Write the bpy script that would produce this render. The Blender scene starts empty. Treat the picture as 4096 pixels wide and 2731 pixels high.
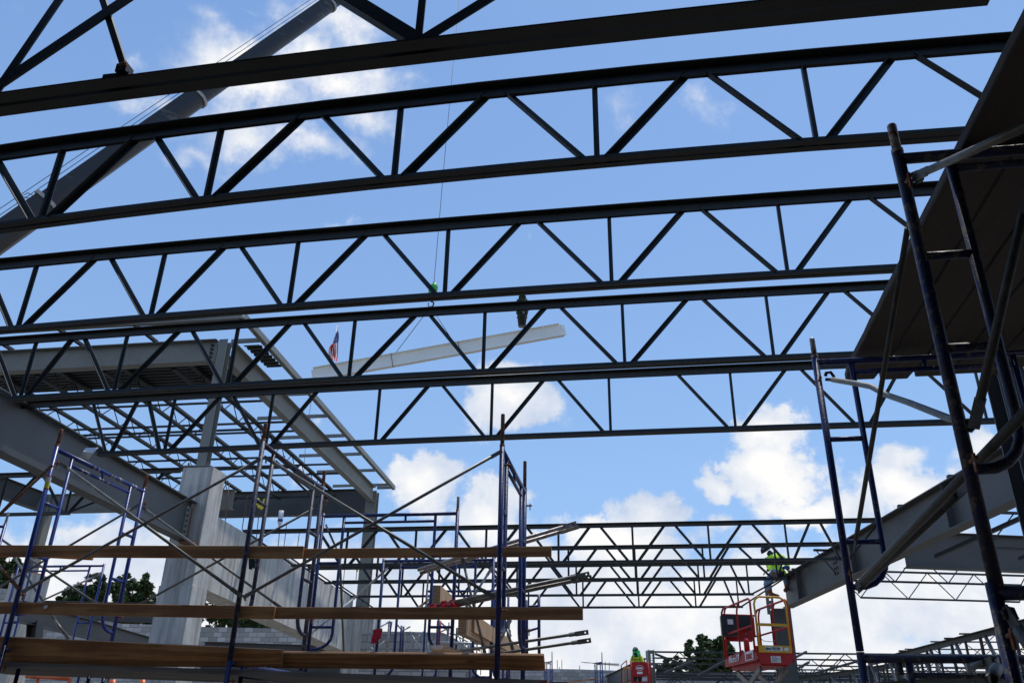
import bpy, math, random
import numpy as np
from mathutils import Vector, Matrix
random.seed(7)
SC = bpy.context.scene
COL = SC.collection
R = math.radians

# ------------------------------------------------------------------ camera
F = 3306.0; S = 4096 / 2352
_up = np.array([130, 6950, -F]); _up /= np.linalg.norm(_up)
_d1 = np.array([570, -(130 * 570 + F * F) / 6950, -F]); _d1 /= np.linalg.norm(_d1)
RM = np.array([np.cross(_d1, _up), _d1, _up])        # world axes expressed in camera axes
cam = bpy.data.cameras.new('camera'); cam_o = bpy.data.objects.new('camera', cam); COL.objects.link(cam_o)
cam.sensor_width = 36; cam.lens = F / 4096 * 36; cam.clip_end = 5000; cam.clip_start = 0.05
M4 = Matrix.Identity(4)
for i in range(3):
    for j in range(3): M4[i][j] = float(RM[i, j])
cam_o.matrix_world = M4
SC.camera = cam_o
GROUND = -1.6

def ray(x, y): return RM @ np.array([x * S - 2048, 1365.5 - y * S, -F])
def aY(p, Y): r = ray(*p); return Vector(r * (Y / r[1]))       # point of a surveyed sight line on the vertical plane Y
def aX(p, X): r = ray(*p); return Vector(r * (X / r[0]))
def aZ(p, Z): r = ray(*p); return Vector(r * (Z / r[2]))
def zz(x0, y0, w, rw=2352): return lambda x, y: ((x0 + x * w / rw) / S, (y0 + y * w / rw) / S)
D = zz(0, 910, 1366); H = zz(820, 1700, 820); G = zz(0, 1700, 820); L = zz(820, 2190, 820); K = zz(0, 2190, 820)
I = zz(1640, 1900, 820); Mz = zz(1640, 2190, 820); N = zz(2460, 2190, 820); O = zz(3276, 2190, 820)
A = zz(0, 0, 1366); B = zz(1366, 0, 1366); C = zz(2730, 0, 1366); Fz = zz(2730, 910, 1366); E = zz(1366, 910, 1366)
T = zz(3480, 1700, 600, 1568); P = zz(2000, 2000, 800); Q = zz(2700, 2000, 800); W1 = zz(2850, 2380, 400, 1787)
W2 = zz(2470, 2560, 230, 2109); W3 = zz(3000, 2150, 250, 1452); FL = zz(1220, 1130, 680); M2 = zz(1650, 2450, 500)
RR = zz(960, 2060, 740); G2 = zz(0, 1850, 500, 1960); C2 = zz(3700, 450, 396, 955); O2 = zz(3200, 2450, 450); O3 = zz(3600, 2300, 496, 1804)

# ------------------------------------------------------------------ node helpers
def newmat(name):
    m = bpy.data.materials.new(name); m.use_nodes = True
    nt = m.node_tree; b = nt.nodes['Principled BSDF']
    return m, nt, b
def nd(nt, t, **k):
    n = nt.nodes.new(t)
    for a, v in k.items(): setattr(n, a, v)
    return n
def ramp(nt, src, stops):
    r = nd(nt, 'ShaderNodeValToRGB'); nt.links.new(src, r.inputs[0])
    e = r.color_ramp.elements
    while len(e) > 1: e.remove(e[-1])
    for i, (p, c) in enumerate(stops):
        x = e[0] if i == 0 else e.new(p)
        x.position = p; x.color = (*c, 1) if len(c) == 3 else c
    return r.outputs[0]
def coords(nt, scale=(1, 1, 1)):
    t = nd(nt, 'ShaderNodeNewGeometry'); m = nd(nt, 'ShaderNodeMapping')
    m.inputs['Scale'].default_value = scale; nt.links.new(t.outputs['Position'], m.inputs[0]); return m.outputs[0]
def noise(nt, vec, scale, detail=5, rough=.6):
    n = nd(nt, 'ShaderNodeTexNoise'); n.inputs['Scale'].default_value = scale
    n.inputs['Detail'].default_value = detail; n.inputs['Roughness'].default_value = rough
    nt.links.new(vec, n.inputs['Vector']); return n.outputs['Fac']
def mixc(nt, f, a, b):
    m = nd(nt, 'ShaderNodeMix', data_type='RGBA')
    for sock, v in ((m.inputs[0], f), (m.inputs[6], a), (m.inputs[7], b)):
        if isinstance(v, (int, float)): sock.default_value = v
        elif isinstance(v, tuple): sock.default_value = (*v, 1)
        else: nt.links.new(v, sock)
    return m.outputs[2]
def bump(nt, b, h, st, dist=.01):
    n = nd(nt, 'ShaderNodeBump'); n.inputs['Strength'].default_value = st; n.inputs['Distance'].default_value = dist
    nt.links.new(h, n.inputs['Height']); nt.links.new(n.outputs[0], b.inputs['Normal'])
def speckled(name, c1, c2, scale=3, rough=.5, metal=0, spots=None, spot_c=None, spot_scale=20, bump_s=0.1, stretch=(1, 1, 1), spec=.5):
    m, nt, b = newmat(name); v = coords(nt, stretch)
    col = ramp(nt, noise(nt, v, scale), [(.35, c1), (.65, c2)])
    if spots is not None:
        f = ramp(nt, noise(nt, v, spot_scale, 6, .65), [(spots, (0, 0, 0)), (spots + .05, (1, 1, 1))])
        col = mixc(nt, f, col, spot_c)
    nt.links.new(col, b.inputs['Base Color']); b.inputs['Roughness'].default_value = rough; b.inputs['Metallic'].default_value = metal
    b.inputs['Specular IOR Level'].default_value = spec
    if bump_s: bump(nt, b, noise(nt, v, scale * 12), bump_s)
    return m
MAT = {}
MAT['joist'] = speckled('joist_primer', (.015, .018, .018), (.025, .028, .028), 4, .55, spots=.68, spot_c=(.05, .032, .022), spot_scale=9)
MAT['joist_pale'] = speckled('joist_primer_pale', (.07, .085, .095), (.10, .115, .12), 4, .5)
MAT['girder'] = speckled('girder_primer', (.062, .064, .062), (.082, .084, .08), 1.2, .5, spots=.70, spot_c=(.22, .17, .11), spot_scale=2.5)
MAT['girder_pale'] = speckled('girder_primer_pale', (.19, .197, .175), (.235, .24, .215), 1.5, .55, spots=.67, spot_c=(.30, .26, .19), spot_scale=4)
MAT['beam_white'] = speckled('fresh_pale_primer', (.84, .85, .79), (.90, .91, .85), 1.0, .5)
MAT['rust'] = speckled('rusty_steel', (.16, .06, .03), (.28, .12, .06), 25, .8, spots=.6, spot_c=(.35, .33, .3))
MAT['blue'] = speckled('worn_blue_paint', (.006, .016, .11), (.011, .026, .15), 6, .38, spots=.60, spot_c=(.17, .15, .125), spot_scale=24, bump_s=.25)
MAT['blue_dirty'] = speckled('mortar_splashed_blue_paint', (.009, .018, .10), (.035, .035, .05), 9, .5, spots=.54, spot_c=(.12, .105, .085), spot_scale=22, bump_s=.35)
MAT['blue_clean'] = speckled('blue_paint', (.008, .026, .18), (.012, .036, .23), 6, .35, spots=.68, spot_c=(.35, .36, .36), spot_scale=26)
MAT['galv'] = speckled('galvanised_tube', (.12, .12, .105), (.22, .215, .19), 12, .45, .3, spots=.62, spot_c=(.20, .14, .10), spot_scale=20)
MAT['galv_clean'] = speckled('bright_galvanised_tube', (.34, .35, .34), (.48, .48, .47), 12, .4, .3)
MAT['galv_shaded'] = speckled('shaded_grimy_tube', (.05, .05, .046), (.10, .098, .09), 9, .6, spots=.6, spot_c=(.13, .115, .09), spot_scale=18, bump_s=.4)  # galvanised tube colour darkened for the shade near the camera; blotches are grime
MAT['pin'] = speckled('worn_pin_steel', (.30, .27, .24), (.55, .53, .5), 30, .45, .4, spots=.55, spot_c=(.22, .10, .06), spot_scale=18)
MAT['concrete'] = None
MAT['black'] = speckled('black_plastic', (.012, .012, .013), (.02, .02, .02), 8, .5)
MAT['red'] = speckled('red_lift_paint', (.36, .005, .006), (.44, .008, .009), 3, .5, spots=.72, spot_c=(.25, .02, .02))
MAT['flag_red'] = speckled('flag_red', (.80, .02, .05), (.85, .03, .06), 20, .7)
MAT['red_rag'] = speckled('red_cloth', (.5, .01, .03), (.62, .03, .05), 30, .8)
MAT['yellow'] = speckled('yellow_gate_paint', (.62, .31, .012), (.70, .36, .02), 5, .4)
MAT['yellow_plastic'] = speckled('yellow_plastic', (.78, .62, .02), (.85, .7, .04), 10, .4)
MAT['orange'] = speckled('orange_paint', (.75, .12, .02), (.85, .16, .03), 6, .4)
MAT['white'] = speckled('white_sticker', (.72, .72, .72), (.8, .8, .8), 20, .5)
MAT['paper'] = speckled('paper', (.68, .66, .62), (.78, .76, .73), 30, .8)
MAT['hivis'] = speckled('high_visibility_cloth', (.50, .86, .03), (.60, .95, .05), 14, .8, bump_s=.6)
MAT['hivis_green'] = speckled('green_shroud_cloth', (.06, .72, .16), (.10, .85, .22), 14, .8, bump_s=.5)
MAT['hook_green'] = speckled('green_hook_paint', (.04, .45, .05), (.07, .6, .07), 9, .5, spots=.55, spot_c=(.03, .08, .02))
MAT['jeans'] = speckled('washed_denim', (.13, .20, .32), (.30, .38, .48), 12, .9, bump_s=.6)
MAT['leather'] = speckled('brown_leather', (.16, .055, .02), (.26, .10, .04), 14, .7)
MAT['strap'] = speckled('harness_webbing', (.36, .20, .03), (.42, .25, .05), 20, .8)
MAT['skin'] = speckled('skin', (.42, .24, .17), (.48, .28, .2), 10, .55)
MAT['dark_cloth'] = speckled('dark_cloth', (.018, .018, .02), (.035, .034, .036), 14, .9)
MAT['teal'] = speckled('dark_teal_cloth', (.012, .045, .04), (.02, .06, .055), 14, .85)
MAT['bark'] = speckled('bark', (.06, .045, .03), (.10, .075, .05), 6, .9)
MAT['rebar'] = speckled('rusty_rebar', (.10, .055, .035), (.16, .09, .06), 40, .85)
MAT['boom'] = speckled('dark_boom_paint', (.009, .008, .007), (.015, .013, .011), .8, .45, spots=.60, spot_c=(.07, .068, .06), spot_scale=1.2, spec=.6, bump_s=.05, stretch=(.5, .5, 1))
MAT['collar'] = speckled('cast_collar', (.36, .36, .34), (.44, .44, .42), 8, .5)
MAT['rope'] = speckled('steel_rope', (.07, .07, .075), (.12, .12, .12), 60, .6)
MAT['bottle'] = speckled('bottle_plastic', (.6, .66, .7), (.7, .75, .8), 20, .15)

def wood_mat(name, axis, c1, c2, dark):
    m, nt, b = newmat(name)
    st = [9, 9, 9]; st[axis] = .55
    v = coords(nt, tuple(st)); w = nd(nt, 'ShaderNodeTexWave', wave_type='RINGS')
    w.inputs['Scale'].default_value = 1.3; w.inputs['Distortion'].default_value = 7; w.inputs['Detail'].default_value = 3; w.inputs['Detail Scale'].default_value = 1.2
    nt.links.new(v, w.inputs['Vector'])
    col = ramp(nt, w.outputs['Fac'], [(.2, c1), (.75, c2)])
    st2 = [3.2, 3.2, 6]; st2[axis] = 1.6
    vo = nd(nt, 'ShaderNodeTexVoronoi'); vo.inputs['Scale'].default_value = 1.0; nt.links.new(coords(nt, tuple(st2)), vo.inputs['Vector'])
    kf = ramp(nt, vo.outputs['Distance'], [(.05, (1, 1, 1)), (.1, (0, 0, 0))])
    col = mixc(nt, kf, col, dark)
    v2 = coords(nt, (1, 1, 1)); f2 = ramp(nt, noise(nt, v2, 2.2, 4), [(.4, (0, 0, 0)), (.75, (.55, .55, .55))])
    col = mixc(nt, f2, col, dark)
    nt.links.new(col, b.inputs['Base Color']); b.inputs['Roughness'].default_value = .75
    bump(nt, b, w.outputs['Fac'], .15, .004)
    return m
MAT['wood'] = wood_mat('fresh_sawn_lumber', 0, (.54, .27, .105), (.36, .165, .06), (.13, .05, .02))
MAT['wood_y'] = wood_mat('fresh_sawn_lumber_along', 1, (.58, .38, .21), (.44, .26, .13), (.22, .11, .05))
MAT['plank_y_shaded'] = wood_mat('weathered_plank_along_shaded', 1, (.065, .05, .038), (.05, .038, .03), (.03, .024, .019))  # weathered wood with the overhead deck's underside shade darkened into its colour
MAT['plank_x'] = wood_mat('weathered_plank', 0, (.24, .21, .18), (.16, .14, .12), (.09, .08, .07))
MAT['wood_red'] = speckled('red_stained_plank_end', (.20, .06, .05), (.3, .11, .09), 20, .8)

m, nt, b = newmat('cast_concrete'); MAT['concrete'] = m
v = coords(nt); base = ramp(nt, noise(nt, v, 2.2, 8, .65), [(.3, (.50, .478, .43)), (.7, (.68, .655, .595))])
vs = coords(nt, (6, 6, .35)); st = ramp(nt, noise(nt, vs, 1.2, 5, .6), [(.46, (0, 0, 0)), (.66, (.9, .9, .9))])
col = mixc(nt, st, base, (.29, .278, .25))
pf = ramp(nt, noise(nt, v, 30, 2), [(.66, (0, 0, 0)), (.70, (.8, .8, .8))]); col = mixc(nt, pf, col, (.3, .3, .28))
nt.links.new(col, b.inputs['Base Color']); b.inputs['Roughness'].default_value = .9; bump(nt, b, noise(nt, v, 18, 8), .35)

def cmu_mat(name, vertical_axis_map):
    m, nt, b = newmat(name); g = nd(nt, 'ShaderNodeNewGeometry'); sx = nd(nt, 'ShaderNodeSeparateXYZ'); nt.links.new(g.outputs['Position'], sx.inputs[0])
    cx = nd(nt, 'ShaderNodeCombineXYZ'); nt.links.new(sx.outputs[vertical_axis_map], cx.inputs[0]); nt.links.new(sx.outputs[2], cx.inputs[1])
    br = nd(nt, 'ShaderNodeTexBrick'); br.offset = .5; br.inputs['Scale'].default_value = 1; br.inputs['Brick Width'].default_value = .42; br.inputs['Row Height'].default_value = .21
    br.inputs['Mortar Size'].default_value = .014; br.inputs['Color1'].default_value = (.33, .315, .295, 1); br.inputs['Color2'].default_value = (.62, .60, .57, 1); br.inputs['Mortar'].default_value = (.24, .23, .22, 1)
    br.inputs['Bias'].default_value = -.1
    nt.links.new(cx.outputs[0], br.inputs['Vector'])
    f = ramp(nt, noise(nt, coords(nt), 14, 8, .7), [(.3, (.8, .8, .8)), (.7, (1.08, 1.08, 1.08))])
    mu = nd(nt, 'ShaderNodeMix', data_type='RGBA', blend_type='MULTIPLY'); mu.inputs[0].default_value = 1; nt.links.new(br.outputs[0], mu.inputs[6]); nt.links.new(f, mu.inputs[7])
    nt.links.new(mu.outputs[2], b.inputs['Base Color']); b.inputs['Roughness'].default_value = .95
    bump(nt, b, br.outputs['Fac'], -.4, .01)
    return m
MAT['cmu'] = cmu_mat('concrete_block', 0); MAT['cmu_y'] = cmu_mat('concrete_block_side', 1)
m, nt, b = newmat('leaves'); MAT['leaf'] = m
oi = nd(nt, 'ShaderNodeNewGeometry'); c_ = ramp(nt, oi.outputs['Random Per Island'], [(0, (.018, .04, .009)), (.5, (.032, .065, .014)), (1, (.075, .12, .028))])
nt.links.new(c_, b.inputs['Base Color']); b.inputs['Roughness'].default_value = .6
try: b.inputs['Transmission Weight'].default_value = 0
except Exception: pass
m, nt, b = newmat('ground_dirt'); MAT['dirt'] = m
v = coords(nt); shaded_mud = ramp(nt, noise(nt, v, .6, 9), [(.3, (.065, .06, .052)), (.7, (.11, .10, .088))]); bright_gravel = ramp(nt, noise(nt, v, 1.3, 12), [(.3, (.15, .14, .12)), (.7, (.24, .22, .19))])  # near ground coloured dark for shade under the decks, far ground pale for bounce
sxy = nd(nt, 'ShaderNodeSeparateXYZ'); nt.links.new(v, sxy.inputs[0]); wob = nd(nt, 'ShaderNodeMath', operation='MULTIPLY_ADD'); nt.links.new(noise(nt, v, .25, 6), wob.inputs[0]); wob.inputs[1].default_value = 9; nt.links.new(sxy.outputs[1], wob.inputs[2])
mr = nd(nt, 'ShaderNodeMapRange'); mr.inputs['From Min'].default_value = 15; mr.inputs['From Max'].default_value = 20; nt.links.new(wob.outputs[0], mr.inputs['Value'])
nt.links.new(mixc(nt, mr.outputs[0], shaded_mud, bright_gravel), b.inputs['Base Color']); b.inputs['Roughness'].default_value = .95; bump(nt, b, noise(nt, v, 4, 8), .6, .05)

# ------------------------------------------------------------------ world: daylight sky with clouds
SUN_EL, SUN_AZ = R(70), R(28)        # azimuth from +Y (away from the camera) towards +X
W = bpy.data.worlds.new('World'); SC.world = W; W.use_nodes = True; nt = W.node_tree
for n_ in list(nt.nodes): nt.nodes.remove(n_)
out = nd(nt, 'ShaderNodeOutputWorld'); bg = nd(nt, 'ShaderNodeBackground'); nt.links.new(bg.outputs[0], out.inputs[0])
sky = nd(nt, 'ShaderNodeTexSky', sky_type='NISHITA'); sky.sun_disc = False; sky.sun_elevation = SUN_EL; sky.sun_rotation = SUN_AZ
sky.air_density = 1.0; sky.dust_density = .6; sky.ozone_density = 1.6
SKY_STR = .12
bg.inputs[1].default_value = SKY_STR
def vmath(op, a, b=None):
    n = nd(nt, 'ShaderNodeVectorMath', operation=op)
    for i, v_ in enumerate((a, b)):
        if v_ is None: continue
        if isinstance(v_, tuple): n.inputs[i].default_value = v_
        else: nt.links.new(v_, n.inputs[i])
    return n
def smath(op, a, b=None, c=None, clamp=False):
    n = nd(nt, 'ShaderNodeMath', operation=op); n.use_clamp = clamp
    for i, v_ in enumerate((a, b, c)):
        if v_ is None: continue
        if isinstance(v_, (int, float)): n.inputs[i].default_value = v_
        else: nt.links.new(v_, n.inputs[i])
    return n.outputs[0]
tc = nd(nt, 'ShaderNodeTexCoord'); dirv = tc.outputs['Generated']
sep = nd(nt, 'ShaderNodeSeparateXYZ'); nt.links.new(dirv, sep.inputs[0])
az = smath('ARCTAN2', sep.outputs[0], sep.outputs[1]); el = smath('ARCSINE', sep.outputs[2])
# warp the coordinates a little so that cloud outlines are never ellipses
wn = nd(nt, 'ShaderNodeTexNoise'); wn.inputs['Scale'].default_value = 7; wn.inputs['Detail'].default_value = 7; wn.inputs['Roughness'].default_value = .62; nt.links.new(dirv, wn.inputs['Vector'])
ae = nd(nt, 'ShaderNodeCombineXYZ'); nt.links.new(az, ae.inputs[0]); nt.links.new(el, ae.inputs[1])
wv = vmath('SCALE', vmath('SUBTRACT', wn.outputs['Color'], (.5, .5, .5)).outputs[0]); wv.inputs['Scale'].default_value = .15
aew = vmath('MULTIPLY', vmath('ADD', ae.outputs[0], wv.outputs[0]).outputs[0], (1, 1, 0)).outputs[0]
def azel(x, y): r = ray(x, y); r = r / np.linalg.norm(r); return math.atan2(r[0], r[1]), math.asin(r[2])
CL = [  # surveyed cloud banks: x, y, half width, half height, density
 (610, 205, 180, 100, 1.0), (800, 45, 140, 80, .95), (560, 325, 180, 70, .85), (720, 130, 150, 80, .85), (410, 375, 80, 40, .6), (800, 185, 160, 85, .95), (690, 330, 190, 60, .8), (860, 270, 85, 65, .8),
 (600, 20, 140, 40, .45), (945, 160, 70, 50, .6), (350, 240, 130, 40, .62), (480, 60, 90, 50, .55), (300, 150, 60, 30, .5), (1425, 255, 55, 80, .60), (1625, 230, 70, 70, .56), (1208, 530, 30, 35, .55), (800, 545, 60, 20, .4),
 (20, 30, 90, 60, .3), (1165, 935, 110, 80, 1.15), (1240, 915, 50, 55, .7), (1270, 985, 60, 35, .3), (750, 965, 45, 40, .5),
 (1775, 1000, 85, 62, 1.2), (1790, 1110, 120, 85, 1.15), (1640, 1125, 65, 42, 1.05), (2085, 1055, 80, 65, .85), (2090, 1140, 150, 60, 1.0), (2270, 1065, 100, 62, .95), (1900, 1190, 200, 55, .9),
 (1500, 1190, 80, 55, 1.15), (1450, 1260, 180, 65, 1.15), (1620, 1230, 90, 50, .8), (1370, 1235, 50, 40, .5), (965, 1120, 95, 65, 1.15), (1110, 1190, 80, 65, 1.2), (700, 1090, 70, 60, .6), (620, 1150, 90, 50, .6),
 (150, 1240, 220, 80, .8), (330, 1340, 140, 90, 1.0), (20, 1130, 90, 40, .45), (560, 880, 60, 25, .1), (40, 860, 50, 20, .5), (15, 715, 30, 30, .4), (290, 960, 60, 40, .4), (450, 940, 50, 40, .3), (500,1290,300,60,.5)]
acc = None
for (x, y, rx, ry, dn) in CL:
    a0, e0 = azel(x, y); a1, _ = azel(x + rx, y); _, e1 = azel(x, y - ry)
    ra, re = abs(a1 - a0), abs(e1 - e0)
    v_ = vmath('MULTIPLY', vmath('SUBTRACT', aew, (a0, e0, 0)).outputs[0], (1 / ra, 1 / re, 0))
    ln = nd(nt, 'ShaderNodeVectorMath', operation='LENGTH'); nt.links.new(v_.outputs[0], ln.inputs[0])
    s_ = smath('MULTIPLY_ADD', ln.outputs['Value'], -.5 * dn, dn)      # cone: dn at the centre, 0 at two radii
    acc = s_ if acc is None else smath('SMOOTH_MAX', acc, s_, .12)
low = nd(nt, 'ShaderNodeMapRange'); low.inputs['From Min'].default_value = math.sin(R(19)); low.inputs['From Max'].default_value = math.sin(R(8)); low.inputs['To Max'].default_value = .80; nt.links.new(sep.outputs[2], low.inputs['Value'])
acc = smath('MAXIMUM', smath('MAXIMUM', acc, 0), low.outputs[0])
n1 = nd(nt, 'ShaderNodeTexNoise'); n1.inputs['Scale'].default_value = 8.5; n1.inputs['Detail'].default_value = 14; n1.inputs['Roughness'].default_value = .66; nt.links.new(dirv, n1.inputs['Vector'])
dens = smath('ADD', acc, smath('MULTIPLY', smath('SUBTRACT', n1.outputs['Fac'], .5), 1.15))
cm = nd(nt, 'ShaderNodeMapRange', interpolation_type='SMOOTHSTEP'); hi = nd(nt, 'ShaderNodeMapRange'); hi.inputs['From Min'].default_value = .42; hi.inputs['From Max'].default_value = .6; hi.inputs['To Min'].default_value = .68; hi.inputs['To Max'].default_value = .86; nt.links.new(sep.outputs[2], hi.inputs['Value']); nt.links.new(hi.outputs[0], cm.inputs['From Max'])
hj = nd(nt, 'ShaderNodeMapRange'); hj.inputs['From Min'].default_value = .42; hj.inputs['From Max'].default_value = .6; hj.inputs['To Min'].default_value = .45; hj.inputs['To Max'].default_value = .36; nt.links.new(sep.outputs[2], hj.inputs['Value']); nt.links.new(hj.outputs[0], cm.inputs['From Min'])
nt.links.new(dens, cm.inputs['Value'])
n2 = nd(nt, 'ShaderNodeTexNoise'); n2.inputs['Scale'].default_value = 7; n2.inputs['Detail'].default_value = 11; n2.inputs['Roughness'].default_value = .58
nt.links.new(vmath('ADD', dirv, (.0, .0, .03)).outputs[0], n2.inputs['Vector'])
CW = 1.0
cf = smath('ADD', smath('MULTIPLY', n2.outputs['Fac'], .75), smath('MULTIPLY', dens, .26))
cc = ramp(nt, cf, [(.42, (4.6, 5.4, 6.9)), (.55, (6.5, 6.9, 7.6)), (.67, (8.5, 8.4, 8.3))])
# clear air: bluer and a bit brighter towards the horizon, as in the real sky
skyc = nd(nt, 'ShaderNodeMix', data_type='RGBA', blend_type='MULTIPLY'); skyc.inputs[0].default_value = 1; nt.links.new(sky.outputs[0], skyc.inputs[6]); skyc.inputs[7].default_value = (.93, 1.12, 1.28, 1)
hz = nd(nt, 'ShaderNodeMapRange'); hz.inputs['From Min'].default_value = .28; hz.inputs['From Max'].default_value = .72; nt.links.new(sep.outputs[2], hz.inputs['Value'])
hazy = mixc(nt, hz.outputs[0], (2.75, 4.5, 7.5), (1.95, 3.5, 6.75))     # summer haze scattered over the clear sky
skyh = mixc(nt, .6, skyc.outputs[2], hazy)
fin = mixc(nt, cm.outputs[0], skyh, cc)
nt.links.new(fin, bg.inputs[0])

sun = bpy.data.lights.new('sun', 'SUN'); sun.energy = 3.2; sun.angle = R(.5); sun.color = (1, .95, .87)
so = bpy.data.objects.new('sun', sun); COL.objects.link(so)
sd = Vector((math.sin(SUN_AZ) * math.cos(SUN_EL), math.cos(SUN_AZ) * math.cos(SUN_EL), math.sin(SUN_EL)))
so.rotation_euler = sd.to_track_quat('Z', 'Y').to_euler(); so.location = (0, 0, 60)
SC.view_settings.view_transform = 'Standard'; SC.view_settings.look = 'None'; SC.view_settings.exposure = 0; SC.view_settings.gamma = 1

# ------------------------------------------------------------------ mesh helpers
def fr(a, b, up=(0, 0, 1)):
    d = (b - a).normalized(); u = Vector(up)
    if abs(d.dot(u)) > .98: u = Vector((0, 1, 0)) if abs(d.y) < .9 else Vector((1, 0, 0))
    s = d.cross(u).normalized(); t = s.cross(d).normalized()
    return d, s, t
class MB:
    def __init__(s): s.v = []; s.f = []; s.sm = []; s.mi = []; s.cur = 0
    def face(s, idx, smooth=False): s.f.append(idx); s.sm.append(smooth); s.mi.append(s.cur)
    def prof(s, a, b, pts, up=(0, 0, 1), smooth=False, up2=None):
        a = Vector(a); b = Vector(b); d, sd_, t = fr(a, b, up); o = len(s.v); n = len(pts)
        for q in (a, b):
            for (x, y) in pts: s.v.append(q + sd_ * x + t * y)
        for i in range(n):
            j = (i + 1) % n; s.face([o + i, o + j, o + n + j, o + n + i], smooth)
        s.face([o + i for i in range(n)][::-1]); s.face([o + n + i for i in range(n)])
        return s
    def sweep(s, P_, pts, up=(0, 0, 1)):   # one profile carried along several points
        o = len(s.v); n = len(pts)
        for i, q in enumerate(P_):
            d, sd_, t = fr(P_[max(i - 1, 0)], P_[min(i + 1, len(P_) - 1)], up)
            for (x, y) in pts: s.v.append(q + sd_ * x + t * y)
        for k in range(len(P_) - 1):
            for i in range(n): j = (i + 1) % n; s.face([o + k * n + i, o + k * n + j, o + (k + 1) * n + j, o + (k + 1) * n + i])
        s.face([o + i for i in range(n)][::-1]); s.face([o + (len(P_) - 1) * n + i for i in range(n)])
        return s
    def bar(s, a, b, w, h, up=(0, 0, 1), ox=0, oy=0):
        return s.prof(a, b, [(ox - w / 2, oy - h / 2), (ox + w / 2, oy - h / 2), (ox + w / 2, oy + h / 2), (ox - w / 2, oy + h / 2)], up)
    def box(s, lo, hi):
        lo = Vector(lo); hi = Vector(hi); c = (lo + hi) / 2
        return s.bar(Vector((c.x, lo.y, c.z)), Vector((c.x, hi.y, c.z)), hi.x - lo.x, hi.z - lo.z)
    def tube(s, pts, r, n=12, cap=True):
        pts = [Vector(p) for p in pts]; o = len(s.v); rs = r if isinstance(r, (list, tuple)) else [r] * len(pts)
        prev = None
        for i, p in enumerate(pts):
            if i == 0: d = (pts[1] - p).normalized()
            elif i == len(pts) - 1: d = (p - pts[-2]).normalized()
            else: d = ((pts[i + 1] - p).normalized() + (p - pts[i - 1]).normalized()).normalized()
            if prev is None:
                u = Vector((0, 0, 1)) if abs(d.z) < .9 else Vector((1, 0, 0)); x = d.cross(u).normalized()
            else: x = (prev - d * prev.dot(d)).normalized()
            prev = x; y = d.cross(x)
            for k in range(n):
                an = 2 * math.pi * k / n; s.v.append(p + (x * math.cos(an) + y * math.sin(an)) * rs[i])
        for i in range(len(pts) - 1):
            for k in range(n):
                k2 = (k + 1) % n; s.face([o + i * n + k, o + i * n + k2, o + (i + 1) * n + k2, o + (i + 1) * n + k], True)
        if cap: s.face([o + k for k in range(n)][::-1]); s.face([o + (len(pts) - 1) * n + k for k in range(n)])
        return s
    def ell(s, c, r, n=16, m_=10, half=False, rot=None):
        c = Vector(c); o = len(s.v); z0 = 0 if half else -math.pi / 2
        for i in range(m_ + 1):
            la = z0 + (math.pi / 2 - z0) * i / m_
            for k in range(n):
                lo = 2 * math.pi * k / n; p = Vector((math.cos(la) * math.cos(lo) * r[0], math.cos(la) * math.sin(lo) * r[1], math.sin(la) * r[2]))
                if rot: p = rot @ p
                s.v.append(c + p)
        for i in range(m_):
            for k in range(n):
                k2 = (k + 1) % n; s.face([o + i * n + k, o + i * n + k2, o + (i + 1) * n + k2, o + (i + 1) * n + k], True)
        return s
    def poly(s, pts, thick):     # planar polygon extruded by a vector
        pts = [Vector(p) for p in pts]; o = len(s.v); n = len(pts); t = Vector(thick)
        s.v += pts + [p + t for p in pts]
        for i in range(n): j = (i + 1) % n; s.face([o + i, o + j, o + n + j, o + n + i])
        s.face([o + i for i in range(n)][::-1]); s.face([o + n + i for i in range(n)])
        return s
def isec(w, h, tf, tw):
    W_, H_ = w / 2, h / 2
    return [(-W_, -H_), (W_, -H_), (W_, -H_ + tf), (tw / 2, -H_ + tf), (tw / 2, H_ - tf), (W_, H_ - tf), (W_, H_), (-W_, H_), (-W_, H_ - tf), (-tw / 2, H_ - tf), (-tw / 2, -H_ + tf), (-W_, -H_ + tf)]
def obj(name, mb, mat, parent=None, label=None, cat=None, group=None, kind=None, origin=None):
    me = bpy.data.meshes.new(name)
    o = bpy.data.objects.new(name, me); COL.objects.link(o)
    root = parent; off = Vector((0, 0, 0))
    while root is not None: off += root.location; root = root.parent
    if parent is None and origin is not None: o.location = origin; off = Vector(origin)
    me.from_pydata([tuple(Vector(v) - off) for v in mb.v], [], mb.f)
    for p_, sm_, mi_ in zip(me.polygons, mb.sm, mb.mi): p_.use_smooth = sm_; p_.material_index = mi_
    for mm in (mat if isinstance(mat, (list, tuple)) else [mat]): me.materials.append(MAT[mm] if isinstance(mm, str) else mm)
    me.update(); o.parent = parent
    if label: o['label'] = label
    if cat: o['category'] = cat
    if group: o['group'] = group
    if kind: o['kind'] = kind
    return o
def thing(name, loc, label, cat, group=None):
    o = bpy.data.objects.new(name, None); COL.objects.link(o); o.location = Vector(loc); o['label'] = label; o['category'] = cat; o.empty_display_size = .2
    if group: o['group'] = group
    return o
def solo(name, mb, mat, label, cat, group=None):
    o_ = sum((Vector(v) for v in mb.v), Vector()) / len(mb.v)
    return obj(name, mb, mat, None, label, cat, group, origin=o_)
def v3(x, y, z): return Vector((x, y, z))
def lerp(a, b, t): return a + (b - a) * t

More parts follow.
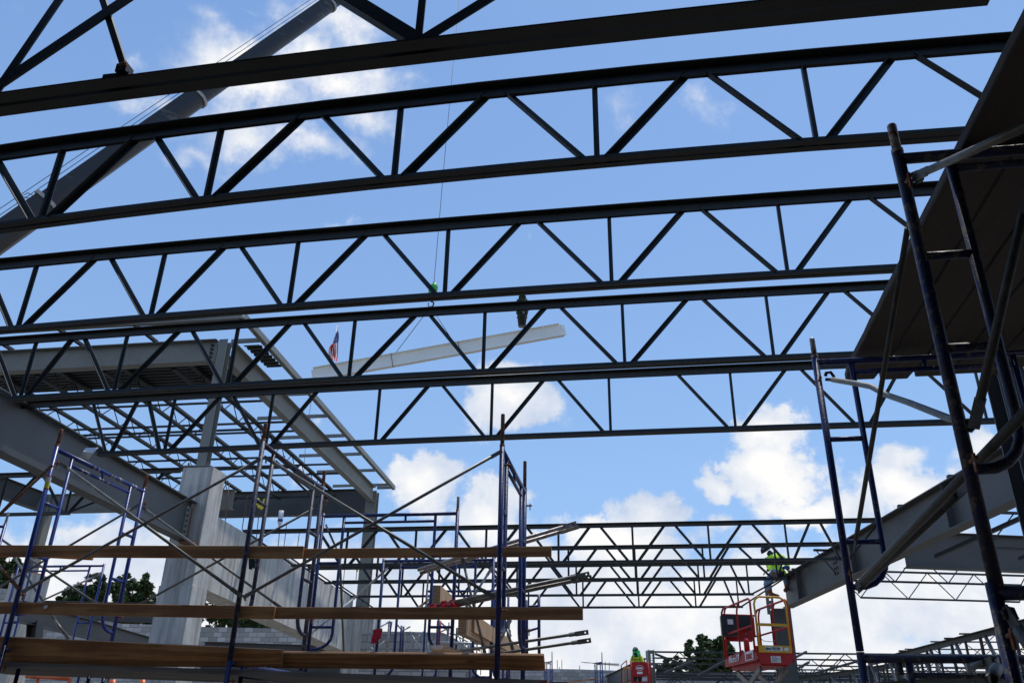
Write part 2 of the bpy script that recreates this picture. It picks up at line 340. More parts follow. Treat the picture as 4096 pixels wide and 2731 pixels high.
# ------------------------------------------------------------------ ground
g = MB(); n = 24
for i in range(n + 1):
    for j in range(n + 1):
        x = (i / n - .5) * 2; y = (j / n - .5) * 2; sx_ = abs(x) ** 1.7 * math.copysign(1, x) * 1500; sy_ = abs(y) ** 1.7 * math.copysign(1, y) * 1500
        g.v.append(v3(sx_, sy_, GROUND))
for i in range(n):
    for j in range(n): a = i * (n + 1) + j; g.face([a, a + n + 1, a + n + 2, a + 1])
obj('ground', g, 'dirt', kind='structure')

# ------------------------------------------------------------------ steel joists of angle sections
JY = {1: 3.4, 2: 4.68, 3: 6.46, 4: 8.15, 5: 10.26, 6: 19.04, 7: 21.51, 8: 23.9, 9: 26.33}
def joist(label, A0, A1, bl, br, h, nodes, tops, group, camber=0, x0=.4, w=.05, v=.06, wt=.07, vt=.09, gap=.018, web=.045, rod=False, mat='joist', off=.07, zb=0, ends=True, cat='joist', verts=True, name='steel_joist', endrods=True, lean0=0):
    """A0, A1: top chord ends (top face). bl, br: distances along it where the bottom chord starts and ends. nodes/tops: panel points, distances along."""
    d = (A1 - A0).normalized(); up = v3(0, 0, 1); side = d.cross(up).normalized()
    root = thing(name, lerp(A0, A1, .5) - up * h, label, cat, group)
    def cz(p): return p - up * camber * (p.x - x0) ** 2
    def path(a, b):
        n = 14 if camber else 1
        return [cz(lerp(a, b, i / n)) for i in range(n + 1)]
    t = MB()
    for s_ in (1, -1):   # two angles back to back, flat leg on top
        t.sweep(path(A0, A1), [(s_ * gap / 2, -vt), (s_ * (gap / 2 + .008), -vt), (s_ * (gap / 2 + .008), -.008), (s_ * (gap / 2 + wt), -.008), (s_ * (gap / 2 + wt), 0), (s_ * gap / 2, 0)][::s_])
    obj('top_chord', t, mat, root)
    B0 = A0 + d * bl - up * h; B1 = A0 + d * br - up * h
    t = MB()
    for s_ in (1, -1):
        t.sweep(path(B0, B1), [(s_ * gap / 2, v), (s_ * (gap / 2 + .007), v), (s_ * (gap / 2 + .007), .007), (s_ * (gap / 2 + w), .007), (s_ * (gap / 2 + w), 0), (s_ * gap / 2, 0)][::-s_])
    obj('bottom_chord', t, mat, root)
    def wp(sx, top): return cz(A0 + d * sx) - up * (vt * .55 if top else h - v * .55)
    def web_(a, b, ww):
        mb = MB()
        if rod: mb.tube([a, b], ww / 2, 8)
        else: mb.prof(a, b, [(-ww / 2, -ww / 2), (ww / 2, -ww / 2), (ww / 2, -ww / 2 + .007), (-ww / 2 + .007, -ww / 2 + .007), (-ww / 2 + .007, ww / 2), (-ww / 2, ww / 2)], tuple(side))
        obj('web_member', mb, mat, root)
    Lb = (A1 - A0).length
    for i, nb in enumerate(nodes):
        if verts: web_(wp(nb, 0), wp(nb + (lean0 if i == 0 else 0), 1), web * .78)
        for tp in tops:
            if 0 < tp - nb < 1.35 * abs(nodes[1] - nodes[0]) * .62 + .05: web_(wp(nb + off, 0), wp(tp - off, 1), web)
            if 0 < nb - tp < 1.35 * abs(nodes[1] - nodes[0]) * .62 + .05: web_(wp(nb - off, 0), wp(tp + off, 1), web)
    if ends and endrods:
        if bl > .3: web_(wp(bl + .05, 0), wp(.12, 1), web * .7)
        if Lb - br > .3: web_(wp(br - .05, 0), wp(Lb - .12, 1), web * .7)
    return root
def xs(start, step, n): return [start + step * i for i in range(n)]
GJ = 'roof joists overhead in the nearest bay'
def jx(j, label, X0, X1, B0, B1, n0, step, nn, t0, grp, nl=None, tl=None, **k):
    Y = JY[j]; zt, zb = {2: (4.375, 3.595), 3: (4.425, 3.60), 4: (4.395, 3.56), 5: (4.415, 3.53)}.get(j, (4.42, 3.53))
    A0 = v3(X0, Y, zt); A1 = v3(X1, Y, zt)
    return joist(label, A0, A1, B0 - X0, B1 - X0, zt - zb, [x - X0 for x in (nl or xs(n0, step, nn))], [x - X0 for x in (tl or xs(t0, step, nn + 1))], grp, camber={2: .006, 3: .0022, 4: .0012, 5: .0008}.get(j, 0), **k)
# nearest bay: four joists of the same make (panel points surveyed on each)
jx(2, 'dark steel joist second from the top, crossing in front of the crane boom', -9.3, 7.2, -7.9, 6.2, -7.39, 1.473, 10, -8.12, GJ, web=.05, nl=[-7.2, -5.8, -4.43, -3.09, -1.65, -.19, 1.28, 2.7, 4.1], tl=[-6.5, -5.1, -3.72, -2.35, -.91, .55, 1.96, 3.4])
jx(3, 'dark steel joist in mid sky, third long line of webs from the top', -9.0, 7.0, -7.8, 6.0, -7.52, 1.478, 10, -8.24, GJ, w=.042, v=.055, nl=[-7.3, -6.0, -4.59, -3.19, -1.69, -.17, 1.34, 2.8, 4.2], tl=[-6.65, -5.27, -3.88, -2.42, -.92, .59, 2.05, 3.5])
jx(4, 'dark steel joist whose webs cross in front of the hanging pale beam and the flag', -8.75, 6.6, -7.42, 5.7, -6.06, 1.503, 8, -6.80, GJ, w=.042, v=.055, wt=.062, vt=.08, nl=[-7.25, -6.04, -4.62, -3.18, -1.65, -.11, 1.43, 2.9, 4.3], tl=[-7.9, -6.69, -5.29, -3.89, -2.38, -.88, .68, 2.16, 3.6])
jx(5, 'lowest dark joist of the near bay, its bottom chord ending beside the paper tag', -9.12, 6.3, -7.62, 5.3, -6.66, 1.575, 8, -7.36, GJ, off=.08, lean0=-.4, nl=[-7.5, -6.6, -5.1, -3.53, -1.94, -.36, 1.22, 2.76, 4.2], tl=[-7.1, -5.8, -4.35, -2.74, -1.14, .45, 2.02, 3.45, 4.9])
# second bay
G2J = 'roof joists of the bay behind the scaffolds'
for j, lab, X1, B1 in ((6, 'topmost joist of the far bay, running behind the blue scaffolds to the right girder', 5.25, 4.4), (7, 'second joist from the top in the far bay, ending above the crouching worker', 4.92, 3.3), (8, 'third joist from the top in the far bay, crossing the worker in the lime shirt', 4.58, 2.86), (9, 'lowest joist of the far bay, ending over the red and yellow lift', 4.2, 2.80)):
    sh = .055 * (j - 6)
    nl_ = [-7.02 + 1.69 * i for i in range(6)] + ([3.1] if j == 6 else []) + [B1 - .12]
    tl_ = [-7.865 + 1.69 * i for i in range(6)] + ([2.28, 3.75] if j == 6 else [2.2])
    jx(j, lab, -9.72 - .12 * (j - 6), X1, -8.35 - .1 * (j - 6), B1, 0, 1, 1, 0, G2J, nl=nl_, tl=tl_, off=.11, web=.06, wt=.075, vt=.095)

# the big truss right overhead
Y1 = 3.4
root = thing('overhead_truss', (0, Y1, 3.5), 'huge black truss chord crossing the very top of the view, nearest to the camera', 'truss')
t = MB(); c0 = v3(-4.6, Y1, 3.46); c1 = aY((2290, 4), Y1)
xs1 = [lerp(-4.6, c1.x, i / 12) for i in range(13)]
for s_ in (1, -1): t.sweep([v3(x, Y1, 3.5 - .005 * (x - .4) ** 2) for x in xs1], [(s_ * .012, .085), (s_ * .024, .085), (s_ * .024, .012), (s_ * .092, .012), (s_ * .092, 0), (s_ * .012, 0)][::-s_])
obj('bottom_chord', t, 'joist', root)
t = MB()
for s_ in (1, -1): t.prof(v3(-4.6, Y1, 4.72), v3(3.2, Y1, 4.72), [(s_ * .012, -.10), (s_ * .024, -.10), (s_ * .024, -.012), (s_ * .115, -.012), (s_ * .115, 0), (s_ * .012, 0)][::s_])
obj('top_chord', t, 'joist', root)
def member(a, b, w, h=None, nm='web_member', par=None, mt='joist', up=(0, 1, 0)):
    h = h or w * .8; obj(nm, MB().prof(a, b, [(-w / 2, -h / 2), (w / 2, -h / 2), (w / 2, h / 2), (w / 2 - .01, h / 2), (w / 2 - .01, -h / 2 + .01), (-w / 2, -h / 2 + .01)], up), mt, par)
def ex(p, q, z):  # extend a surveyed web member up to height z
    a = aY(p, Y1); b = aY(q, Y1); k = (z - a.z) / (b.z - a.z); return a, a + (b - a) * k
for p, q, w_ in (((-10, 225), (145, -2), .06), ((5, 200), (305, -2), .075), ((940, 85), (770, -20), .085), ((1005, 78), (1150, -12), .065)):
    a, b_ = ex(p, q, 4.66); a = a + (a - b_).normalized() * .13; member(a, b_, w_, par=root)
a, b_ = ex((963, 85), (972, -2), 4.66); a = a + (a - b_).normalized() * .1; member(a, b_, .045, par=root)
a, b_ = ex((290, 168), (235, -5), 4.66); obj('brace', MB().bar(a, b_, .03, .04), 'joist', root)
a = aY((283, 172), Y1); obj('gusset', MB().box((a.x - .12, Y1 - .02, a.z - .03), (a.x + .05, Y1 + .02, a.z - .0)).prof(a - v3(0, .0, 0), a + v3(0, 0, .06), [(-.035, -.035), (.035, -.035), (.035, .035), (-.035, .035)]), 'joist', root)
obj('bolt', MB().tube([a + v3(.0, -.05, .03), a + v3(.05, -.05, .03)], .012, 8).tube([a + v3(.03, -.05, .03), a + v3(.045, -.05, .03)], .02, 6), 'rust', root)

# ------------------------------------------------------------------ girders
def girder(name, label, a, b, w, h, tf, tw, mat, cat='girder', group=None, extras=None):
    """I-beam, a and b on its top face centre line"""
    a = Vector(a); b = Vector(b); r_ = thing(name, (a + b) / 2 - v3(0, 0, h), label, cat, group)
    obj('web_plate', MB().bar(a - v3(0, 0, h / 2), b - v3(0, 0, h / 2), tw, h - 2 * tf - .004), mat, r_)
    obj('flange', MB().bar(a - v3(0, 0, tf / 2), b - v3(0, 0, tf / 2), w, tf), mat, r_)
    obj('flange', MB().bar(a - v3(0, 0, h - tf / 2), b - v3(0, 0, h - tf / 2), w, tf), mat, r_)
    return r_
# left girder, from the left edge to the concrete column
lgA = v3(-8.62, 3.2, 4.32); lgB = v3(-9.42, 16.0, 4.32)
lg = girder('steel_girder', 'deep dark grey girder from the left edge to the tall concrete column', lgA, lgB, .26, .82, .02, .012, 'girder')
dl = (lgB - lgA).normalized(); sl = dl.cross(v3(0, 0, 1)).normalized()
c = lgB - dl * .12 - v3(0, 0, .42)
obj('clip_plate', MB().bar(c + sl * .02 - dl * .1, c + sl * .02 + dl * .1, .02, .6), 'girder_pale', lg)
bb = MB()
for k in range(5): q = c + sl * .03 - dl * .05 + v3(0, 0, .22 - .11 * k); bb.tube([q, q + sl * .03], .026, 8)
obj('bolt_row', bb, 'girder', lg)
obj('rusty_shim', MB().bar(c + sl * .03 + dl * .10, c + sl * .03 + dl * .2, .03, .62), 'rust', lg)
obj('bearing_plate', MB().box((lgB.x - .02, lgB.y - .2, 3.44), (lgB.x + .3, lgB.y + .02, 3.48)), 'rust', lg)
for t_ in (.35, .62):
    q = lerp(lgA, lgB, t_)
    obj('stiffener', MB().bar(q - sl * .07 - v3(0, 0, .03), q - sl * .07 - v3(0, 0, .79), .12, .012, up=tuple(dl)), 'girder', lg)
# right girder
rgA = v3(7.25, 5.0, 4.32); rgB = v3(4.02, 25.95, 4.32)
rg = girder('steel_girder', 'deep grey girder slanting across the right side, the crouching worker at its end', rgA, rgB, .30, .86, .022, .012, 'girder')
dr = (rgB - rgA).normalized(); sr = -dr.cross(v3(0, 0, 1)).normalized()
bb = MB()
q0 = aX(Q(2200, 530), 5.35); tt_ = (q0.y - rgA.y) / (rgB.y - rgA.y); cc_ = lerp(rgA, rgB, tt_)
for i in range(2):
    for k in range(4): q = cc_ + sr * .008 + dr * (.16 * i - .08) + v3(0, 0, -.2 - .13 * k); bb.tube([q, q + sr * .03], .028, 8)
obj('bolt_row', bb, 'girder', rg)
# joist seats standing on the right girder
for p_ in (T(370, 862), T(880, 555), W3(1050, 760)):
    q = aZ(p_, 4.34); k = (q.y - rgA.y) / (rgB.y - rgA.y); q = lerp(rgA, rgB, k)
    obj('joist_seat', MB().box((q.x - .1, q.y - .05, 4.322), (q.x + .16, q.y + .05, 4.40)), 'joist', rg)
for t_ in (.12, .3, .52, .74, .93):
    q = lerp(rgA, rgB, t_)
    for sg in (1, -1): obj('stiffener', MB().bar(q + sr * sg * .078 - v3(0, 0, .04), q + sr * sg * .078 - v3(0, 0, .82), .135, .012, up=tuple(dr)), 'girder', rg)
# its column
cx, cy = rgB.x - .22, 26.0
col_ = thing('steel_column', (cx, cy, GROUND), 'dark grey column behind the red and yellow lift, under the right girder end', 'column')
for s_ in (-1, 1): obj('flange', MB().box((cx - .27, cy + s_ * .19 - .012, GROUND), (cx + .27, cy + s_ * .19 + .012, 3.44)), 'girder', col_)
obj('web_plate', MB().box((cx - .008, cy - .175, GROUND), (cx + .008, cy + .175, 3.44)), 'girder', col_)
pm = MB().box((cx - .36, cy + .02, 3.3), (cx - .27, cy + .04, 4.28)).box((cx - .21, cy + .02, 3.3), (cx - .15, cy + .04, 4.28)); zz_ = [3.42 + .15 * k for k in range(6)]
pm.box((cx - .27, cy + .02, 3.3), (cx - .21, cy + .04, zz_[0] - .03)).box((cx - .27, cy + .02, zz_[-1] + .03), (cx - .21, cy + .04, 4.28))
for z0_, z1_ in zip(zz_[:-1], zz_[1:]): pm.box((cx - .27, cy + .02, z0_ + .03), (cx - .21, cy + .04, z1_ - .03))
obj('end_plate', pm, 'girder_pale', col_)
# cross girder behind, right
ya = aZ(T(750, 1130), 4.3); yb = aZ(T(1610, 1168), 4.3)
b5 = girder('steel_girder', 'grey girder with two rust stains running level behind the right-hand scaffold', ya + (ya - yb) * .5, yb + (yb - ya) * .6, .25, .80, .018, .012, 'girder')
dd5 = (yb - ya).normalized(); sd5 = dd5.cross(v3(0, 0, 1)).normalized(); sd5 = sd5 if sd5.y < 0 else -sd5
for p_, e_ in ((T(680, 1375), T(1610, 955)), (T(1560, 1400), T(1900, 1250))):
    a = aZ(p_, 3.53); a = a - v3(0, .05, 0); b_ = aY(e_, a.y - 3.0)
    obj('kicker_brace', MB().bar(a, b_, .07, .07), 'joist', b5)
def zjoist(label, ta, tb, h, step, grp, mat='joist', rod=.028, chord=.05, name='bar_joist', top_ext=0, phase=0, cat='joist', steps=None):
    """light joist with zigzag webs; ta, tb: ends of the top chord"""
    d = (tb - ta).normalized(); ln = (tb - ta).length; r_ = thing(name, (ta + tb) / 2 - v3(0, 0, h), label, cat, grp)
    obj('top_chord', MB().bar(ta, tb, chord * 1.7, chord * .9), mat, r_)
    obj('bottom_chord', MB().bar(ta + d * top_ext - v3(0, 0, h), tb - d * top_ext - v3(0, 0, h), chord * 1.5, chord * .85), mat, r_)
    x = top_ext + phase; up_ = False; k = 0
    n = int((ln - 2 * top_ext) / (step / 2)); mb = MB()
    while x + step / 2 <= ln - top_ext + .01 and k < 100:
        a = ta + d * x - v3(0, 0, 0 if up_ else h); b2 = ta + d * (x + step / 2) - v3(0, 0, h if up_ else 0)
        obj('web_rod', MB().tube([a, b2], rod / 2, 6), mat, r_)
        x += step / 2; up_ = not up_; k += 1
    if top_ext > .2:
        obj('web_rod', MB().tube([ta + d * top_ext - v3(0, 0, h), ta + d * .05], rod / 2, 6), mat, r_); obj('web_rod', MB().tube([tb - d * top_ext - v3(0, 0, h), tb - d * .05], rod / 2, 6), mat, r_)
    return r_
GR = 'light joists beyond the right girder'
def persp_joist(label, pa, pb, z, h, step, grp, **k):
    a = aZ(pa, z); b2 = aZ(pb, z); return zjoist(label, a, b2, h, step, grp, **k)
persp_joist('thin joist passing above the rust-stained girder at the right edge', T(1150, 905), T(1700, 925), 4.42, .75, 1.5, GR, top_ext=.0)
# bottom chord line of this one: z 3.67
persp_joist('upper thin bar joist with open zigzag webs under the rust-stained girder', O(-60, 25), O(2500, 100), 4.3, .72, 1.35, GR, top_ext=.6)
persp_joist('lower thin bar joist with zigzag webs, its cut end below the right girder', O(150, 255), O(2500, 325), 4.3, .72, 1.35, GR, top_ext=.7)

# ------------------------------------------------------------------ left two-storey steel frame
GP = 'girder_pale'
c1x, c1y = -9.50, 16.2
cc1 = thing('concrete_column', (c1x, c1y, GROUND), 'tall square concrete column with water stains, left of centre, carrying the pale steel post', 'column')
obj('shaft', MB().box((-9.80, 16.0, GROUND), (-9.07, 16.62, 2.62)), 'concrete', cc1)
obj('shaft', MB().box((-9.78, 16.0 + .02, 2.62), (-9.09, 16.60, 5.10)), 'concrete', cc1)
sc = thing('steel_post', (c1x, c1y + .2, 5.14), 'pale grey steel post standing on top of the tall concrete column', 'post')
obj('base_plate', MB().box((c1x - .3, 16.02, 5.124), (c1x + .32, 16.6, 5.155)), GP, sc)
obj('anchor_bolt', MB().tube([v3(c1x - .22, 16.1, 5.155), v3(c1x - .22, 16.1, 5.23)], .02, 8).tube([v3(c1x + .22, 16.1, 5.155), v3(c1x + .22, 16.1, 5.23)], .02, 8), 'rust', sc)
for s_ in (-1, 1): obj('flange', MB().box((c1x - .04, 16.2 + s_ * .1 - .008, 5.155), (c1x + .17, 16.2 + s_ * .1 + .008, 8.2)), GP, sc)
obj('web_plate', MB().box((c1x + .06, 16.11, 5.155), (c1x + .07, 16.29, 8.2)), GP, sc)
zr = 8.22
b1 = girder('steel_girder', 'pale grey girder with bolts along the front edge of the left roof', v3(-19, 16.2, zr), v3(-9.62, 16.2, zr), .24, .56, .016, .012, GP)
bb = MB()
for k in range(5): bb.tube([v3(-9.74, 16.19, 8.1 - .1 * k), v3(-9.74, 16.14, 8.1 - .1 * k)], .032, 8)
obj('bolt_row', bb, 'joist', b1)
b2 = girder('steel_girder', 'pale grey girder receding along the right edge of the left roof to the far post', v3(-9.36, 16.4, zr), v3(-9.86, 28.9, zr), .22, .56, .016, .012, GP)
b3 = girder('steel_girder', 'long grey girder at the back of the left roof, behind the rebars', v3(-19, 29.0, zr - .04), v3(-10.0, 29.0, zr - .04), .24, .95, .018, .012, 'girder')
# far post on its concrete pier
x3, y3 = -9.92, 29.1
sp3 = thing('steel_post', (x3, y3, 3.9), 'slim steel post at the far corner of the left roof, standing on a concrete pier', 'post')
for s_ in (-1, 1): obj('flange', MB().box((x3 - .2, y3 + s_ * .15 - .01, 3.95), (x3 + .2, y3 + s_ * .15 + .01, 8.1)), GP, sp3)
obj('web_plate', MB().box((x3 - .008, y3 - .14, 3.95), (x3 + .008, y3 + .14, 8.1)), GP, sp3)
obj('base_plate', MB().box((x3 - .3, y3 - .3, 3.90), (x3 + .3, y3 + .3, 3.95)), 'rust', sp3)
pr = MB().box((-10.3, 28.7, GROUND), (-9.35, 29.6, 3.88)); solo('concrete_pier', pr, 'concrete', 'squat pale concrete pier under the slim far steel post', 'pier')
# eave channel and outriggers
ev = thing('roof_eave', (-9, 22, 8.2), 'slotted pale steel eave channel wrapping the outer edge of the left roof', 'eave')
e0 = v3(-8.62, 15.2, 8.24); e1 = v3(-9.26, 29.4, 8.24)
obj('side_channel', MB().prof(e0, e1, [(-.02, 0), (.10, 0), (.10, .15), (.095, .15), (.095, .006), (-.015, .006), (-.015, .15), (-.02, .15)]), GP, ev)
sl_ = MB(); dv = (e1 - e0).normalized(); ln = (e1 - e0).length; x = .3
while x < ln - .4: q = e0 + dv * x + v3(0.04, 0, -.003); sl_.bar(q, q + dv * .22, .012, .004); x += .42
obj('slot_row', sl_, 'black', ev)
obj('front_channel', MB().prof(v3(-19, 15.2, 8.24), v3(-8.6, 15.2, 8.24), [(-.10, 0), (.02, 0), (.02, .15), (.015, .15), (.015, .006), (-.10, .006)]), GP, ev)
outs = [16.4, 19.75, 21.5, 23.25, 25.1, 26.95, 28.8, 29.2]
for k, yy in enumerate(outs):
    xe = lerp(e0, e1, (yy - e0.y) / (e1.y - e0.y)).x; xl = (-9.4 if k == 0 else -10.98 - .045 * (yy - 19.6)) if k < 7 else -9.8
    mb = MB().prof(v3(xl, yy, 8.235), v3(xe - .03, yy, 8.235), [(-.03, -.005), (.03, -.005), (.03, .09), (.025, .09), (.025, 0), (-.025, 0), (-.025, .09), (-.03, .09)])
    obj('outrigger', mb, GP, ev)
for k in range(4):
    xx = -11.2 - 1.9 * k; obj('outrigger', MB().bar(v3(xx, 15.25, 8.27), v3(xx, 16.2, 8.27), .08, .07), 'joist', ev)
# deck sheet on the front of the roof
# ribs run across the view: rebuild with ribs along X
dk = MB(); prof_ = []; y = 16.35
while y < 18.7: prof_ += [(y, 0), (y + .09, 0), (y + .11, .04), (y + .17, .04), (y + .19, 0)]; y += .19
for xx in (-18.9, -9.8):
    for (py_, pz_) in prof_: dk.v.append(v3(xx, py_, 8.262 + pz_))
n_ = len(prof_)
for i in range(n_ - 1): dk.face([i, i + 1, n_ + i + 1, n_ + i])
solo('roof_deck', dk, 'joist', 'dark corrugated roof deck sheets laid behind the bolted girder at upper left', 'roof deck')
d2_ = MB(); prof_ = []; y = 16.6
while y < 17.9: prof_ += [(y, 0), (y + .09, 0), (y + .11, .04), (y + .17, .04), (y + .19, 0)]; y += .19
for xx in (-9.2, -8.8):
    for (py_, pz_) in prof_: d2_.v.append(v3(xx, py_, 8.262 + pz_))
n_ = len(prof_)
for i in range(n_ - 1): d2_.face([i, i + 1, n_ + i + 1, n_ + i])
solo('roof_deck', d2_, 'black', 'small loose piece of ribbed deck lying on the eave right of the pale steel post', 'roof deck')
GRJ = 'light joists of the left roof, seen from below'
names = ['rightmost light joist under the left roof, next to the receding pale girder', 'second light joist from the right under the left roof', 'third light joist from the right under the left roof', 'fourth light joist from the right under the left roof', 'leftmost light joist under the left roof, half hidden by the left girder']
for k in range(5):
    xf = (-10.9, -12.72, -14.52, -16.3, -18.1)[k]
    xb = xf - .62
    zjoist(names[k], v3(xf, 16.3, zr - .02), v3(xb, 28.95, zr - .02), .42, .95, GRJ, rod=.03, chord=.08, top_ext=.35)
GB = 'bridging bars across the left roof joists'
for yy, dz, lab in ((19.9, -.0, 'bridging bar nearest the deck'), (20.9, -.45, 'second bridging bar behind the deck'), (22.4, 0, 'bridging bar in the middle of the left roof'), (24.6, -.45, 'lower bridging bar towards the back of the left roof'), (26.9, 0, 'bridging bar second from the back girder'), (28.2, -.45, 'bridging bar right in front of the back girder'), (21.6, 0, 'bridging bar between the second one and the middle of the left roof'), (23.5, -.45, 'lower bridging bar just behind the middle of the left roof'), (25.8, 0, 'upper bridging bar towards the back of the left roof')):
    mb = MB().prof(v3(-18.5, yy, zr - .06 + dz), v3(-9.9 if dz == 0 else -11.0, yy + .02, zr - .06 + dz), [(-.035, 0), (.035, 0), (.035, .01), (-.025, .01), (-.025, .07), (-.035, .07)])
    solo('bridging_bar', mb, 'joist', 'thin steel ' + lab, 'bar', GB)

# deep concrete beam from the column to the pier
cb = MB(); x0, y0_, x1_, y1_ = -9.35, 16.8, -10.25, 29.0
for (xx, yy, th, zb_) in ((x0, y0_, .62, 2.72), (x1_, y1_, .62, 2.45)):
    cb.v += [v3(xx, yy, zb_), v3(xx, yy, 4.28), v3(xx - th, yy, 4.28), v3(xx - th, yy, zb_)]
for q in ([0, 1, 2, 3], [4, 7, 6, 5], [0, 4, 5, 1], [1, 5, 6, 2], [2, 6, 7, 3], [3, 7, 4, 0]): cb.face(q)
solo('concrete_beam', cb, 'concrete', 'deep pale concrete beam running back from the tall column, with a hairline crack', 'beam')
# rebars sticking out of it, with a bottle and caps
GRB = 'rebars sticking up from the concrete beam'
def rebar(p, q, Yv, label, r=.011, grp=GRB): return solo('rebar', MB().tube([aY(q, Yv), aY(p, Yv)], r, 6), 'rebar', label, 'rebar', grp)
rebar(H(265, 630), H(75, 1005), 17.2, 'leaning rebar right beside the tall concrete column')
rebar(H(278, 678), H(232, 1105), 18.0, 'rebar second from the tall concrete column')
rebar(H(485, 800), H(425, 1195), 19.5, 'rebar just left of the dirty blue scaffold post')
rebar(H(625, 950), H(588, 1310), 20.6, 'rebar under the yellow cap')
rebar(H(862, 1150), H(838, 1400), 22.2, 'rebar with an upturned plastic bottle on its tip')
rebar(H(940, 1108), H(905, 1400), 22.6, 'bare rebar just right of the bottle')
rebar(H(1083, 1232), H(1060, 1400), 23.8, 'short rebar between the bottle and the rusty scaffold post')
rebar(RR(1340, 565), RR(1305, 965), 25.2, 'thin rebar left of the concrete pier')
RBC = rebar(RR(1488, 690), RR(1475, 820), 26.8, 'short rebar with a yellow cap on the concrete pier')
rebar(RR(1665, 755), RR(1548, 1115), 27.2, 'rusty rebar leaning over the concrete pier')
cp = aY(RR(1490, 690), 26.8); obj('safety_cap', MB().tube([cp - v3(0, 0, .06), cp + v3(0, 0, .04)], .035, 10).tube([cp + v3(0, 0, .04), cp + v3(0, 0, .2)], .012, 6), 'yellow_plastic', RBC)
bt = aY(H(862, 1100), 22.2); mb = MB().tube([bt + v3(0, 0, -.28), bt + v3(0, 0, -.12), bt + v3(0, 0, -.04), bt + v3(0, 0, .3)], [.02, .035, .07, .07], 12)
bo = thing('plastic_bottle', bt, 'clear plastic bottle with a blue label stuck upside down on a rebar', 'bottle'); obj('body', mb, 'bottle', bo); obj('label_band', MB().tube([bt + v3(0, 0, -.02), bt + v3(0, 0, .05)], .074, 12), 'blue_clean', bo)
yc = aY(H(630, 895), 20.6)
mb = MB().prof(yc + v3(-.02, 0, 0), yc + v3(.02, 0, 0), [(-.15, -.13), (.13, -.13), (.17, .15), (.08, .15), (.06, .0), (-.05, .0), (-.06, .15), (-.16, .15)], (0, 0, 1))
mb = MB(); o4 = [(-.12, -.02), (.14, -.02), (.155, .13), (.09, .13), (.07, .05), (-.06, .05), (-.07, .15), (-.14, .15)]
mb.poly([yc + v3(x_, 0, z_) for x_, z_ in o4], (0, .08, 0)); mb.poly([yc + v3(x_, .01, z_) for x_, z_ in [(-.1, -.03), (.13, -.03), (.05, -.16), (-.02, -.14)]], (0, .06, 0))
solo('plastic_bracket', mb, 'yellow_plastic', 'bright yellow plastic bracket hanging beside the dirty blue scaffold post', 'bracket')
tg = aY(G(1020, 320), 9.95); mb = MB(); g0 = aY(G(1130, 258), 10.1); g1 = aY(G(985, 262), 10.0); g2 = aY(G(925, 365), 9.9); g3 = aY(G(1015, 395), 9.95); gm0 = aY(G(955, 300), 9.85); gm1 = aY(G(1072, 318), 9.95)
mb.v = [g1, g0, gm1, g3, g2, gm0]; mb.face([0, 1, 2, 5]); mb.face([5, 2, 3, 4])
tagm, nt_, b_n = newmat('printed_tag'); MAT['tag'] = tagm
vv = coords(nt_, (3, 3, 9)); nt_.links.new(ramp(nt_, noise(nt_, vv, 6, 3), [(.42, (.68, .68, .66)), (.5, (.45, .38, .38)), (.56, (.70, .70, .69))]), b_n.inputs['Base Color'])
ot = solo('paper_tag', mb, 'tag', 'curled white printed tag hanging from the joist end at the left girder', 'tag')
md = ot.modifiers.new('s', 'SOLIDIFY'); md.thickness = .003

# pieces under the left girder: a bay beyond
GL = 'parts of the bay beyond the left girder'
tl = ray(*G(0, 560)); YL = .89 / (tl[2] / tl[1] - ray(*G(0, 1040))[2] / ray(*G(0, 1040))[1])
ztop = tl[2] / tl[1] * YL
joist('dark joist under the left girder, its bottom chord cut off in the air', v3(-16, YL, ztop), v3(-9.2, YL, ztop), 0, aY(G(790, 1045), YL).x + 16, .89, [x + 16 for x in (-14.65, -13.1, -11.55, -10.05)][:4], [x + 16 for x in (-15.4, -13.9, -12.35, -10.8, -9.5)], 'roof joists overhead in the nearest bay', ends=True)
b6a = aZ(G(620, 805), 7.2); b6b = aZ(G(1500, 800), 7.2)
p6 = aY(G(600, 800), 24.5)
girder('steel_girder', 'pale grey girder low behind the blue scaffold corner, bolted to a slim post at left', v3(p6.x, 24.5, p6.z), v3(-13.0, 24.5, p6.z), .22, .62, .016, .012, GP)
sp = thing('steel_post', (p6.x, 24.6, GROUND), 'slim pale steel post at left behind the labelled blue scaffold leg', 'post')
pa = aY(G(585, 790), 24.6); pb_ = aY(G(380, 1549), 24.6)
obj('shaft', MB().prof(v3(pa.x, 24.6, pb_.z - .4), v3(pa.x, 24.6, pa.z), isec(.3, .3, .016, .012), (1, 0, 0)), GP, sp)
obj('base_plate', MB().box((pa.x - .26, 24.35, pb_.z - .45), (pa.x + .26, 24.85, pb_.z - .4)), 'rust', sp)
solo('concrete_column', MB().box((pa.x - .42, 24.3, GROUND), (pa.x + .38, 25.1, pb_.z - .46)), 'concrete', 'pale concrete column at far left under the slim post, behind the wooden rails', 'column')
# receding girder between left posts (seen through the joist at far left)
ra = aX(G(0, 480), -15.2); rb = v3(p6.x, 24.5, p6.z)
girder('steel_girder', 'grey girder slanting down behind the dark joist at far left', v3(rb.x - .6, 13.0, rb.z), v3(rb.x - .1, 24.2, rb.z), .22, .62, .016, .012, 'girder')

